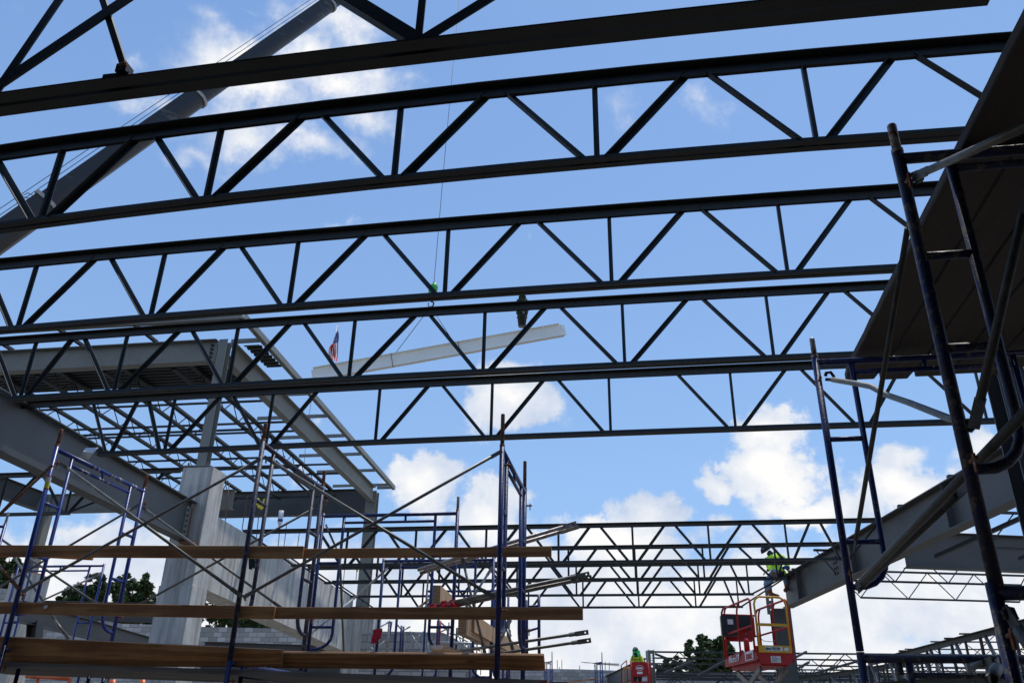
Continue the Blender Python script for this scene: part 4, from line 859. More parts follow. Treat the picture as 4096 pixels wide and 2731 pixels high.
# ------------------------------------------------------------------ crane, hook, hanging beam
YBm = 33.0
A_ = aY((-190, 684), 20.5); Bt = aY((1062, -205), YBm)
d_ = (Bt - A_).normalized()
cr = thing('crane_boom', A_, 'long dark telescopic crane boom rising from the left edge across the top left cloud', 'crane boom')
def bsec(w, h):  # rounded underside like a real boom section
    pts = [(-w / 2, h / 2), (w / 2, h / 2), (w / 2, -h * .08)]
    pts = [(w / 2, h / 2), (-w / 2, h / 2), (-w / 2, -h * .05)] + [(-w / 2 * math.cos(R(a)), -h * .05 - (h * .45) * math.sin(R(a))) for a in (20, 45, 70, 90, 110, 135, 160)] + [(w / 2, -h * .05)]
    return pts[::-1]
def on(px_):  # point of the boom axis below a picture column
    lo, hi = 0.0, 1.0
    for _ in range(40):
        mid = (lo + hi) / 2; p = lerp(A_, Bt, mid); c_ = RM.T @ np.array(p); X_ = (c_[0] / -c_[2] * F + 2048) / S
        if X_ < px_: lo = mid
        else: hi = mid
    return lo
cuts = [0, on(110), on(456), on(758), 1]
for i in range(4):
    w_ = (.84, .75, .66, .57)[i]; a, b2 = lerp(A_, Bt, cuts[i]), lerp(A_, Bt, cuts[i + 1])
    obj('boom_section', MB().prof(a, b2, bsec(w_, w_ * 1.05), smooth=False), 'boom', cr)
    if i < 3:
        c2 = b2 - d_ * .05; W_ = w_ * 1.12; s2 = bsec(W_, W_ * 1.08); o = obj('collar', MB().prof(c2 - d_ * .07, c2 + d_ * .07, s2), 'collar', cr)
        t_ = d_.cross(v3(0, 0, 1)).normalized().cross(d_); obj('rope_guide', MB().tube([c2 + t_ * W_ * .5, c2 + t_ * (W_ * .5 + .28) - d_ * .1, c2 + t_ * (W_ * .5 + .3) - d_ * .35, c2 + t_ * (W_ * .5 + .05) - d_ * .2], .018, 6), 'galv', cr)
tt = d_.cross(v3(0, 0, 1)).normalized().cross(d_).normalized(); ss = d_.cross(v3(0, 0, 1)).normalized()
for k, (u_, w_) in enumerate(((.62, -.1), (.72, .14))):
    obj('hoist_rope', MB().tube([A_ + tt * (u_ + .1) + ss * w_, Bt + tt * u_ * .8 + ss * w_], .013, 6), 'rope', cr)
obj('boom_head', MB().bar(Bt, Bt + d_ * .8 - v3(0, 0, .4), .5, .7), 'boom', cr)
hk_top = aY((993, 655), YBm)
rope = thing('hoist_cable', hk_top, 'thin hoist cable hanging straight down from the crane to the green hook block', 'cable')
obj('cable', MB().tube([aY((1060, -60), YBm), aY((1018, 400), YBm), aY(FL(1785, 0), YBm)], .014, 6), 'rope', rope)
hb_ = thing('hook_block', aY(FL(1770, 80), YBm), 'green headache ball with a black hook above the hanging beam', 'hook block')
c_t, c_b = aY(FL(1795, 25), YBm), aY(FL(1750, 150), YBm)
obj('ball', MB().tube([c_t + v3(0, 0, .08), c_t, lerp(c_t, c_b, .25), lerp(c_t, c_b, .6), c_b, c_b - v3(0, 0, .08)], [.04, .12, .2, .22, .15, .05], 16), 'hook_green', hb_)
obj('swivel', MB().tube([aY(FL(1778, 0), YBm), c_t + v3(0, 0, .05)], .05, 8).tube([c_b, aY(FL(1755, 268), YBm)], .055, 8), 'black', hb_)
hc = aY(FL(1742, 298), YBm); ring = [hc + v3(.13 * math.cos(a_), 0, .15 * math.sin(a_)) for a_ in [R(70 - i * 22) for i in range(14)]]
obj('hook', MB().tube([aY(FL(1758, 262), YBm)] + ring, [.05] + [.045 - .002 * i for i in range(14)], 8), 'black', hb_)
bl, br_ = aY(FL(122, 1270), YBm - .8), aY((1293, 757), YBm + .8)
hbm = thing('hanging_beam', (bl + br_) / 2, 'freshly painted pale steel beam hanging from the crane in two slings', 'beam')
hd = (br_ - bl).normalized(); hs = hd.cross(v3(0, 0, 1)).normalized(); ht = hs.cross(hd); Hh = .60
obj('web_plate', MB().bar(bl, br_, .014, Hh - .06), 'beam_white', hbm)
obj('flange', MB().bar(bl + ht * Hh / 2 + hd * .0, br_ + ht * Hh / 2 - hd * .12, .24, .022), 'beam_white', hbm)
obj('flange', MB().bar(bl - ht * Hh / 2, br_ - ht * Hh / 2, .24, .022), 'beam_white', hbm)
for e_, sg in ((br_, 1), (bl, -1)):
    ec = e_ + hd * .03 * sg; obj('end_plate', MB().bar(ec - ht * .27 - hs * .07, ec + ht * .27 - hs * .07, .16, .014, up=tuple(hs)), 'beam_white', hbm)
    hm = MB()
    for i in range(6): q_ = ec - hs * .08 + ht * (-.22 + .088 * i); hm.bar(q_ - hs * .005 - hd * .03, q_ - hs * .005 - hd * .015, .014, .018); hm.bar(q_ - hs * .005 + hd * .03, q_ - hs * .005 + hd * .045, .014, .018)
    obj('bolt_hole_row', hm, 'black', hbm)
ho = aY(FL(1742, 330), YBm)
for (p_t, p_b, nm) in ((FL(1240, 972), FL(1168, 1168), 'left'), (FL(2128, 790), FL(2116, 985), 'right')):
    t0 = aY(p_t, YBm - .05); k = (t0.x - bl.x) / (br_.x - bl.x); c0 = lerp(bl, br_, k)
    lp_ = [c0 + ht * (Hh / 2 + .02) + hs * sx_ + hd * dx_ for sx_, dx_ in ((-.14, 0), (.14, 0))]
    s_ = MB().tube([ho, c0 + ht * (Hh / 2 + .03) + hd * .2 * (1 if nm == 'left' else -1)], .016, 6)
    s_.tube([c0 + ht * (Hh / 2 + .03) + hd * .2 * (1 if nm == 'left' else -1), c0 + ht * (Hh / 2 + .02) - hs * .0, c0 + ht * (Hh / 2) + hs * .13, c0 + ht * (Hh / 2 - .05) + hs * .135, c0 - ht * (Hh / 2) + hs * .135, c0 - ht * (Hh / 2 + .02), c0 - ht * (Hh / 2) - hs * .135, c0 + ht * (Hh / 2 - .03) - hs * .135, c0 + ht * (Hh / 2 + .025) - hs * .12, c0 + ht * (Hh / 2 + .03) + hd * .06], .016, 6)
    solo('lifting_sling', s_, 'rope', nm + ' wire sling looped around the hanging pale beam', 'sling', 'slings of the hanging beam')
# flag
fm = []
fp0, fp1 = aY(FL(342, 1160), YBm - .8), aY(FL(447, 572), YBm - .8)
fg = thing('flag', fp0, 'small American flag on a white staff, standing on the left end of the hanging beam', 'flag')
obj('staff', MB().tube([fp0 - (fp1 - fp0) * .05, fp1], .016, 8).ell(fp1, (.03, .03, .03), 8, 6), 'white', fg)
cl = MB(); nu, nv = 18, 26
# hoist edge runs down the staff, the fly hangs and folds
ftop, fbot = aY(FL(446, 605), YBm - .82), aY(FL(402, 880), YBm - .82)
ftip0, ftip1 = aY(FL(437, 800), YBm - .6), aY(FL(405, 1098), YBm - .62)
for j in range(nv + 1):
    v_ = j / nv; h0 = lerp(ftop, fbot, v_); e0_ = lerp(aY(FL(432, 1095), YBm - .6), aY(FL(395, 1070), YBm - .9), v_)
    for i in range(nu + 1):
        u_ = i / nu; p = lerp(h0, e0_, u_); bulge = math.sin(math.pi * min(1, u_ * 1.05)) * (v_ * .36 - .06); p = p + v3(-bulge, .07 * math.sin(u_ * 9 + v_ * 4), -.1 * math.sin(math.pi * u_) * v_)
        p = p + v3(.0, .10 * math.sin(v_ * 12 + u_ * 3), 0); cl.v.append(p)
for j in range(nv):
    for i in range(nu):
        a = j * (nu + 1) + i; v_ = j / nv; u_ = i / nu; st = int(v_ * 13) % 2
        cl.cur = 2 if (v_ < 7 / 13 and u_ < .4) else (0 if st == 0 else 1); cl.face([a, a + 1, a + nu + 2, a + nu + 1], True)
        if cl.cur == 2 and (i + j) % 3 == 0:
            c_ = (cl.v[a] + cl.v[a + nu + 2]) / 2; o = len(cl.v); w_ = .014
            for sy in (-.012, .012):
                cl.v += [c_ + v3(-w_, sy, -w_), c_ + v3(w_, sy, -w_), c_ + v3(w_, sy, w_), c_ + v3(-w_, sy, w_)]
            cl.cur = 1; cl.face([o, o + 1, o + 2, o + 3]); cl.face([o + 4, o + 5, o + 6, o + 7])
MAT['navy'] = speckled('navy_cloth', (.015, .03, .17), (.02, .04, .22), 10, .8)
obj('cloth', cl, ['flag_red', 'white', 'navy'], fg)
# potted evergreen
pp = aY(E(1243, 682), YBm + .3); pt = thing('potted_evergreen', pp, 'little evergreen tree in a black pot standing on the hanging beam', 'potted tree')
obj('pot', MB().tube([pp, pp + v3(0, 0, .44), pp + v3(0, 0, .45), pp + v3(0, 0, .5)], [.17, .22, .245, .245], 16), 'black', pt)
obj('trunk', MB().tube([pp + v3(0, 0, .45), pp + v3(0, 0, 2.0)], [.03, .008], 6), 'bark', pt)
lf = MB(); hT = aY((1200, 676), YBm + .3).z - pp.z - .5
for k in range(2600):
    u_ = random.random() ** .9; z_ = .5 + .04 + u_ * hT; rr = (.36 * math.sin(math.pi * min(1, (u_ + .12) * .86)) ** .8 * (1 - u_ * .45)) * (.55 + .5 * random.random() ** .5) * (1 + .15 * math.sin(u_ * 23))
    an = random.random() * 6.283; c_ = pp + v3(rr * math.cos(an), rr * math.sin(an), z_); s1 = Vector((random.gauss(0, 1), random.gauss(0, 1), random.gauss(.8, 1))).normalized() * .05; s2 = Vector((random.gauss(0, 1), random.gauss(0, 1), random.gauss(0, 1))).normalized() * .025
    o = len(lf.v); lf.v += [c_ - s1, c_ + s2, c_ + s1 + v3(math.cos(an), math.sin(an), 0) * .02, c_ - s2]; lf.face([o, o + 1, o + 2, o + 3])
obj('foliage', lf, 'leaf', pt)
# guide line hanging from the left end of the beam
solo('tag_line', MB().tube([bl - ht * .3, aY((703, 1000), YBm), aY((697, 1100), YBm - 1)], .01, 5), 'rope', 'thin tag line dangling from the left end of the hanging beam', 'rope')

# ------------------------------------------------------------------ text helper
def text_mesh(s, size, mat, parent, origin, xdir, ydir, name='lettering', depth=.002, italic=0, bold=0, wscale=1):
    cu = bpy.data.curves.new(name, 'FONT'); cu.body = s; cu.size = size; cu.align_x = 'CENTER'; cu.align_y = 'CENTER'; cu.shear = italic; cu.offset = bold; cu.extrude = depth; cu.resolution_u = 3
    to = bpy.data.objects.new(name, cu); COL.objects.link(to); bpy.context.view_layer.update()
    me = bpy.data.meshes.new_from_object(to.evaluated_get(bpy.context.evaluated_depsgraph_get())); bpy.data.objects.remove(to); bpy.data.curves.remove(cu)
    xd = Vector(xdir).normalized() * wscale; yd = Vector(ydir).normalized(); zd = Vector(xdir).normalized().cross(yd)
    off = Vector((0, 0, 0)); r_ = parent
    while r_ is not None: off += r_.location; r_ = r_.parent
    for v in me.vertices: v.co = Vector(origin) + xd * v.co.x + yd * v.co.y + zd * v.co.z - off
    me.materials.clear(); me.materials.append(MAT[mat]); o = bpy.data.objects.new(name, me); COL.objects.link(o); o.parent = parent
    return o
MAT['ink'] = speckled('dark_ink', (.01, .012, .03), (.015, .02, .04), 10, .6)

# ------------------------------------------------------------------ scissor lift (large one)
def lift(label, P0, th, zb, Wd, Ln, gate=True, panel=False, arms=True):
    """P0: bottom corner of the platform nearest the camera at its left side; th: yaw; local x = width, y = length"""
    P0 = Vector(P0); ux = v3(math.cos(th), math.sin(th), 0); uy = v3(-math.sin(th), math.cos(th), 0)
    def q(x, y, z): return P0 + ux * x + uy * y + v3(0, 0, z)
    rt = thing('scissor_lift', q(Wd / 2, Ln / 2, GROUND - P0.z), label, 'scissor lift')
    # tray with skirts and tapered end
    mb = MB(); sk = .20
    mb.poly([q(0, 0, 0), q(0, Ln, 0), q(0, Ln, sk), q(0, 0, sk)], ux * .012); mb.poly([q(Wd, 0, 0), q(Wd, Ln, 0), q(Wd, Ln, sk), q(Wd, 0, sk)], -ux * .012)
    mb.poly([q(.0, -.004, sk + .06), q(Wd, -.004, sk + .06), q(Wd, -.004, .09), q(Wd - .1, -.004, -.06), q(.12, -.004, -.06), q(0, -.004, .07)], -uy * .012)
    mb.poly([q(0, Ln, 0), q(Wd, Ln, 0), q(Wd, Ln, sk), q(0, Ln, sk)], uy * .012)
    mb.poly([q(.012, 0, .02), q(Wd - .012, 0, .02), q(Wd - .012, Ln, .02), q(.012, Ln, .02)], (0, 0, .02))
    mb.poly([q(.1, .05, -.08), q(Wd - .1, .05, -.08), q(Wd - .1, Ln - .1, -.08), q(.1, Ln - .1, -.08)], (0, 0, .09))
    obj('platform', mb, 'red', rt)
    hT = 1.13 if gate else .98; rr_ = .021
    for x_, nm in ((0, 0), (Wd, 1)):
        obj('side_rail', MB().tube([q(x_, .04, sk - .05), q(x_, .04, hT - .08), q(x_, .06, hT - .03), q(x_, .12, hT), q(x_, Ln - .15, hT), q(x_, Ln - .05, hT - .06), q(x_, Ln - .03, hT - .16), q(x_, Ln - .03, sk - .05)], rr_, 10), 'red', rt)
        obj('mid_rail', MB().tube([q(x_, .04, .62), q(x_, Ln - .03, .62)], rr_ * .9, 10), 'red', rt)
        for yy in (Ln * .46, Ln * .9): obj('post', MB().tube([q(x_, yy, sk - .05), q(x_, yy, hT - .16), q(x_, yy - .05, hT - .07), q(x_, yy - .12, hT - .01)], rr_ * .9, 10), 'red', rt)
    obj('end_rail', MB().tube([q(0, Ln - .03, .62), q(Wd, Ln - .03, .62)], rr_, 10), 'red', rt)
    obj('end_rail', MB().tube([q(0, Ln - .03, hT - .1), q(Wd, Ln - .03, hT - .1)], rr_, 10), 'red', rt)
    if gate:
        g0, g1 = .05, Wd - .06; gz0, gz1 = .14, hT + .02
        gt = obj('gate', MB().tube([q(g0 + .03, -.03, gz0 + .02), q(g0, -.03, gz1 - .14), q(g0 + .03, -.03, gz1 - .05), q(g0 + .10, -.03, gz1), q(g1 - .12, -.03, gz1), q(g1 - .03, -.03, gz1 - .05), q(g1, -.03, gz1 - .14), q(g1, -.03, gz0 + .02)], .020, 10), 'yellow', rt)
        obj('gate_bar', MB().bar(q(g0, -.03, .64), q(g1, -.03, .64), .03, .05), 'yellow', gt)
        kp = MB(); kp.poly([q(g0, -.05, gz0), q(g1, -.05, gz0), q(g1, -.05, gz0 + .13), q(g0, -.05, gz0 + .13)], uy * .035)
        obj('kick_plate', kp, 'yellow', gt)
        lb_ = obj('sticker', MB().poly([q(.17, -.055, gz0 + .03), q(.50, -.055, gz0 + .03), q(.50, -.055, gz0 + .105), q(.17, -.055, gz0 + .105)], uy * .003), 'white', gt)
        text_mesh('ERG', .062, 'ink', gt, q(.235, -.059, gz0 + .066), ux, (0, 0, 1), bold=.002)
        text_mesh('EMPOWER', .034, 'ink', gt, q(.385, -.059, gz0 + .082), ux, (0, 0, 1), bold=.001)
        text_mesh('RENTAL GROUP', .02, 'ink', gt, q(.385, -.059, gz0 + .052), ux, (0, 0, 1), bold=.001)
        s2 = obj('sticker', MB().poly([q(.54, -.055, gz0 + .035), q(.62, -.055, gz0 + .035), q(.62, -.055, gz0 + .095), q(.54, -.055, gz0 + .095)], uy * .003), 'paper', gt)
        pl = obj('notice_plate', MB().poly([q(.27, -.024, -.03), q(.46, -.024, -.03), q(.46, -.024, .085), q(.27, -.024, .085)], uy * .005), 'paper', rt)
        lm = MB()
        for i in range(5): lm.poly([q(.285, -.026, .065 - .02 * i), q(.285 + .16 * (.6 + .4 * ((i * 7) % 3) / 2), -.026, .065 - .02 * i), q(.285 + .16 * (.6 + .4 * ((i * 7) % 3) / 2), -.026, .071 - .02 * i), q(.285, -.026, .071 - .02 * i)], uy * .002)
        obj('printed_lines', lm, 'ink', pl)
        # side lettering on the skirt facing left
        sx = q(-.004, 0, 0); xd = -uy
        text_mesh('Micro19', .17, 'white', rt, q(-.012, Ln * .68, .11), -uy, (0, 0, 1), italic=.15, bold=.004, wscale=1.05)
        ms = MB(); ms.poly([q(-.006, .12, .03), q(-.006, .56, .03), q(-.006, .56, .19), q(-.006, .12, .19)], -ux * .004); pl2 = obj('badge', ms, 'white', rt)
        text_mesh('mec', .2, 'red', pl2, q(-.014, .34, .112), -uy, (0, 0, 1), italic=.1, bold=.006)
        # control box, extinguisher
        cbx = obj('control_box', MB().bar(q(.08, Ln - .22, .58), q(.08, Ln - .22, .98), .34, .26).bar(q(.42, Ln - .2, .72), q(.42, Ln - .2, 1.0), .3, .1), 'black', rt)
        obj('label_plate', MB().poly([q(.0, Ln - .36, .8), q(.22, Ln - .36, .8), q(.22, Ln - .36, .9), q(.0, Ln - .36, .9)], -uy * .004), 'paper', cbx)
        obj('mounting_panel', MB().poly([q(.02, Ln - .06, .5), q(Wd - .15, Ln - .06, .5), q(Wd - .05, Ln - .06, .62), q(Wd - .05, Ln - .06, 1.0), q(.02, Ln - .06, 1.0)], uy * .01), 'red', rt)
        ex_ = obj('fire_extinguisher', MB().tube([q(.1, Ln * .4, .2), q(.1, Ln * .4, .42), q(.1, Ln * .4, .47)], [.055, .055, .02], 12), 'red', rt)
        obj('valve', MB().tube([q(.1, Ln * .4, .46), q(.1, Ln * .4, .55)], .014, 8).bar(q(.06, Ln * .4, .52), q(.14, Ln * .4, .54), .01, .02), 'black', ex_)
        obj('cord', MB().tube([q(.1, .1, .5), q(.14, .1, .42), q(.22, .1, .36), q(.36, .1, .35), q(.46, .1, .37), q(.52, .1, .45), q(.56, .1, .55), q(.58, .1, .66)], .006, 6), 'black', rt)
    if panel:
        pn = MB(); pts = [(.04, .02), (.0, .1), (.0, .47), (.06, .54), (Wd - .06, .54), (Wd, .47), (Wd, .1), (Wd - .04, .02)]
        pn.poly([q(x_, -.03, z_ + .42) for x_, z_ in pts], uy * .02); pnl = obj('front_panel', pn, 'red', rt)
        rg2 = MB(); cx_ = Wd * .5
        rg2.tube([q(cx_ + .135 * math.cos(R(a)), -.034, .74 + .09 * math.sin(R(a))) for a in range(0, 361, 15)], .008, 6); obj('emblem_ring', rg2, 'white', pnl)
        text_mesh('mec', .13, 'white', pnl, q(cx_, -.036, .74), ux, (0, 0, 1), bold=.006)
        obj('sticker', MB().poly([q(cx_ - .1, -.036, .53), q(cx_ + .1, -.036, .53), q(cx_ + .1, -.036, .61), q(cx_ - .1, -.036, .61)], -uy * .003), 'white', pnl)
        for x_ in (-.03, Wd + .03): obj('post', MB().tube([q(x_, -.01, -.05), q(x_, -.01, .98)], .03, 10), 'red', rt)
        obj('gate', MB().tube([q(-.42, Ln * .6, 0), q(-.42, Ln * .6, .75), q(-.38, Ln * .6, .8), q(-.1, Ln * .6, .8)], .022, 8), 'yellow', rt)
        obj('side_frame', MB().tube([q(-.52, Ln * .7, -.1), q(-.52, Ln * .7, .92), q(-.25, Ln * .35, 1.05), q(-.22, Ln * .35, -.1)], .022, 8), 'red', rt)
    # scissor stack
    nlev = 4; Hs = P0.z - GROUND - .75; base = -(P0.z - GROUND)
    for lv in range(nlev):
        z0 = -.12 - Hs * lv / nlev; z1 = -.12 - Hs * (lv + 1) / nlev
        for x_ in (.12, Wd - .12):
            obj('scissor_arm', MB().bar(q(x_, .15, z0), q(x_, Ln - .2, z1), .04, .10), 'galv', rt); obj('scissor_arm', MB().bar(q(x_ + (.05 if x_ < .4 else -.05), Ln - .2, z0), q(x_ + (.05 if x_ < .4 else -.05), .15, z1), .04, .10), 'galv', rt)
    obj('chassis', MB().poly([q(0, 0, base + .12), q(Wd, 0, base + .12), q(Wd, Ln, base + .12), q(0, Ln, base + .12)], (0, 0, .5)), 'red', rt)
    for x_ in (.02, Wd - .02):
        for y_ in (.3, Ln - .3): obj('wheel', MB().tube([q(x_ - .05, y_, base + .16), q(x_ + .05, y_, base + .16)], .16, 18), 'black', rt)
    return rt, q
YLf = 17.0
pl0 = aY(W1(812, 1100), YLf)
lf1, q1 = lift('red scissor lift with a yellow gate, raised empty in front of the right-hand column', (pl0.x - .03, YLf, pl0.z - .06), R(14.5), 0, .74, 1.75)
Y2 = 34.0; p2_ = aY(W2(545, 1340), Y2)
lf2, q2 = lift('small distant red scissor lift with a round white emblem, a masked worker standing in it', (p2_.x, Y2, p2_.z - .42), R(-4), 0, .58, 1.6, gate=False, panel=True)
# column with a double row of holes beside it
hcx = aY(W2(1180, 400), 35.6); hx0 = aY(W2(1035, 400), 35.6).x; hx1 = aY(W2(1330, 400), 35.6).x; ztp = aY(W2(1180, 355), 35.6).z
hc_ = thing('steel_column', ((hx0 + hx1) / 2, 35.7, GROUND), 'pale olive steel column with a row of bolt holes, right of the masked worker', 'column')
hcs = [aY(W2(1244, y_), 35.6) for y_ in (520, 602, 688, 774, 945)]; hr_ = .032
pm = MB().box((hx0 + .12, 35.6, GROUND), (hcs[0].x - hr_, 35.62, ztp)).box((hcs[0].x + hr_, 35.6, GROUND), (hx1, 35.62, ztp)); zs_ = [ztp] + [c.z for c in hcs]
pm.box((hcs[0].x - hr_, 35.6, hcs[0].z + hr_), (hcs[0].x + hr_, 35.62, ztp)); pm.box((hcs[0].x - hr_, 35.6, GROUND), (hcs[0].x + hr_, 35.62, hcs[-1].z - hr_))
for c0_, c1_ in zip(hcs[:-1], hcs[1:]): pm.box((hcs[0].x - hr_, 35.6, c1_.z + hr_), (hcs[0].x + hr_, 35.62, c0_.z - hr_))
obj('web_plate', pm, 'girder_pale', hc_)
obj('flange', MB().box((hx1, 35.5, GROUND), (hx1 + .02, 35.9, ztp + .02)), 'girder_pale', hc_)
obj('flange', MB().box((hx0 + .1, 35.5, GROUND), (hx0 + .12, 35.9, ztp + .02)), 'girder_pale', hc_)
obj('side_plate', MB().poly([v3(hx0, 35.9, GROUND), v3(hx0 + .1, 35.6, GROUND), v3(hx0 + .1, 35.6, ztp), v3(hx0, 35.9, ztp)], (-.01, 0, 0)), 'girder_pale', hc_)
# sloping girder at the left of the distant lift
ga = aZ(Mz(2060, 1565), 3.2); gb_ = aZ(W2(1010, 640), 3.2)
girder('steel_girder', 'grey girder slanting up behind the distant lift, at the bottom edge right of centre', ga + (ga - gb_) * .4, gb_, .26, .7, .02, .012, 'girder')

# ------------------------------------------------------------------ people
def person(name_label, joints, edges, radii, mats, faces_mat, root_i=0, head=None):
    import bmesh
    me = bpy.data.meshes.new('person'); bm = bmesh.new(); lay = bm.verts.layers.skin.verify(); vs_ = [bm.verts.new(Vector(j)) for j in joints]
    for a, b2 in edges: bm.edges.new((vs_[a], vs_[b2]))
    for i, v in enumerate(vs_):
        r_ = radii[i]; v[lay].radius = r_ if isinstance(r_, tuple) else (r_, r_); v[lay].use_root = (i == root_i)
    bm.to_mesh(me); bm.free(); o = bpy.data.objects.new('tmp', me); COL.objects.link(o)
    o.modifiers.new('skin', 'SKIN').use_smooth_shade = True; s_ = o.modifiers.new('sub', 'SUBSURF'); s_.levels = 2; s_.render_levels = 2
    bpy.context.view_layer.update(); m2 = bpy.data.meshes.new_from_object(o.evaluated_get(bpy.context.evaluated_depsgraph_get())); bpy.data.objects.remove(o)
    m2.materials.clear()
    for mm in mats: m2.materials.append(MAT[mm])
    for p_ in m2.polygons:
        c_ = sum((m2.vertices[i].co for i in p_.vertices), Vector()) / len(p_.vertices); k = min(range(len(joints)), key=lambda i: (Vector(joints[i]) - c_).length); p_.material_index = faces_mat[k]; p_.use_smooth = True
    org = Vector(joints[root_i])
    for v in m2.vertices: v.co -= org
    ob = bpy.data.objects.new('person', m2); COL.objects.link(ob); ob.location = org; ob['label'] = name_label; ob['category'] = 'person'
    return ob
# worker straddling the end of the right girder, bent forward
Yw = 25.2
def w3(x, y, dy=0): return aY(W3(x, y), Yw + dy)
J = [w3(640, 850), w3(630, 700), w3(600, 560), w3(560, 440), w3(480, 370), w3(400, 320),            # 0 pelvis 1 waist 2 chest 3 upper chest 4 neck 5 head
     w3(455, 500, -.15), w3(430, 640, -.32), w3(440, 740, -.4), w3(395, 770, -.42),                  # 6.. near arm: shoulder elbow wrist hand
     w3(760, 470, .15), w3(860, 620, .1), w3(900, 760, 0), w3(950, 800, -.1),                        # 10.. far arm
     w3(500, 900, -.18), w3(370, 1090, -.32), w3(480, 1300, -.24), w3(540, 1340, -.22), w3(690, 1370, -.3),   # 14 hip 15 knee 16 ankle 17 heel 18 toe
     w3(780, 880, .2), w3(830, 960, .45), w3(860, 1180, .5), w3(800, 1240, .4)]
Ed = [(0, 1), (1, 2), (2, 3), (3, 4), (4, 5), (3, 6), (6, 7), (7, 8), (8, 9), (3, 10), (10, 11), (11, 12), (12, 13), (0, 14), (14, 15), (15, 16), (16, 17), (17, 18), (0, 19), (19, 20), (20, 21), (21, 22)]
Ra = [(.21, .17), (.215, .16), (.25, .17), (.22, .14), .075, .12, .10, .08, .055, .05, .10, .08, .055, .05, .125, .10, .07, .075, .06, .12, .09, .065, .06]
Mt = [3, 0, 0, 0, 2, 2, 0, 0, 0, 4, 0, 0, 0, 4, 1, 1, 5, 5, 5, 1, 1, 5, 5]
wk = person('worker in a lime shirt and jeans, bent forward astride the right girder end', J, Ed, Ra, ['hivis', 'jeans', 'teal', 'dark_cloth', 'leather', 'leather'], Mt)
# fingers on the gloved hands
def hand(pos, dirv, upv, par, mat='leather', s=1.0):
    d = Vector(dirv).normalized(); u_ = Vector(upv).normalized(); sd = d.cross(u_).normalized(); pos = Vector(pos); mb = MB()
    mb.bar(pos, pos + d * .08 * s, .075 * s, .028 * s, up=tuple(u_))
    for i, l_ in enumerate((.062, .075, .07, .055)):
        b_ = pos + d * .078 * s + sd * (.027 - .018 * i) * s; mb.tube([b_, b_ + d * l_ * .45 * s - u_ * .008 * s, b_ + d * l_ * .8 * s - u_ * .03 * s, b_ + d * l_ * .85 * s - u_ * .05 * s], [.0095 * s, .009 * s, .0085 * s, .006 * s], 8)
    b_ = pos + d * .015 * s + sd * .036 * s; mb.tube([b_, b_ + sd * .025 * s + d * .025 * s - u_ * .01 * s, b_ + sd * .03 * s + d * .055 * s - u_ * .025 * s], [.012 * s, .0105 * s, .008 * s], 8)
    return obj('glove', mb, mat, par)
hand(J[9], J[9] - J[8], (0, 0, 1), wk); hand(J[13], J[13] - J[12], (0, 0, 1), wk)
hl = J[5] + v3(-.02, -.0, .03); rot_ = Matrix.Rotation(R(-32), 3, 'Y')
obj('hard_hat', MB().ell(hl, (.17, .15, .16), 18, 8, half=True, rot=rot_).ell(hl + rot_ @ v3(.03, 0, 0), (.21, .17, .012), 18, 4, rot=rot_), 'dark_cloth', wk)
obj('ear_sticker', MB().ell(hl + v3(-.08, -.11, .02), (.03, .01, .03), 10, 6), 'white', wk)
def strap(pts, w_=.045, par=wk, mat='dark_cloth'):
    mb = MB()
    for a, b2 in zip(pts[:-1], pts[1:]): mb.bar(a, b2, w_, .008, up=(0, -1, 0.01))
    return obj('harness_strap', mb, mat, par)
strap([w3(700, 440, -.20), w3(760, 560, -.26), w3(690, 770, -.22)]); strap([w3(560, 430, -.2), w3(660, 560, -.24), w3(740, 580, -.26)]); strap([w3(530, 800, -.2), w3(800, 790, -.1)], .07)
obj('self_retracting_reel', MB().tube([w3(870, 700, -.3), w3(872, 702, -.18)], .065, 16).bar(w3(790, 660, -.26), w3(820, 720, -.24), .1, .08), 'blue_clean', wk)
obj('tool_pouch', MB().bar(w3(560, 800, -.26), w3(590, 920, -.28), .16, .12), 'leather', wk)
# masked worker in the distant lift
Yq = 34.7
def w2(x, y, dy=0): return aY(W2(x, y), Yq + dy)
J = [w2(730, 1130), w2(720, 900), w2(710, 720), w2(700, 620), w2(690, 520), w2(680, 400),
     w2(560, 620), w2(500, 800, -.1), w2(590, 880, -.3), w2(640, 860, -.36), w2(860, 620), w2(940, 820, -.05), w2(900, 960, -.2), w2(840, 960, -.3),
     w2(650, 1200), w2(640, 1450), w2(640, 1700), w2(640, 1740, -.15), w2(820, 1200), w2(820, 1450), w2(820, 1700), w2(820, 1740, -.15)]
Ed = [(0, 1), (1, 2), (2, 3), (3, 4), (4, 5), (3, 6), (6, 7), (7, 8), (8, 9), (3, 10), (10, 11), (11, 12), (12, 13), (0, 14), (14, 15), (15, 16), (16, 17), (0, 18), (18, 19), (19, 20), (20, 21)]
Ra = [(.17, .13), (.17, .13), (.19, .14), (.15, .11), .06, .11, .085, .07, .05, .045, .085, .07, .05, .045, .10, .085, .06, .05, .10, .085, .06, .05]
Mt = [1, 0, 0, 0, 2, 2, 0, 0, 3, 3, 0, 0, 3, 3, 1, 1, 1, 3, 1, 1, 1, 3]
wk2 = person('worker in lime shirt, green neck shroud and black mask, in the distant lift', J, Ed, Ra, ['hivis', 'dark_cloth', 'hivis_green', 'black'], Mt)
hand(J[9], J[9] - J[8], (0, 0, 1), wk2, 'black'); hand(J[13], J[13] - J[12], (0, 0, 1), wk2, 'black')
hc2 = w2(660, 395); obj('hard_hat', MB().ell(hc2, (.125, .15, .165), 18, 8, half=True).ell(hc2 + v3(.03, -.03, .01), (.155, .17, .012), 18, 4), 'black', wk2)
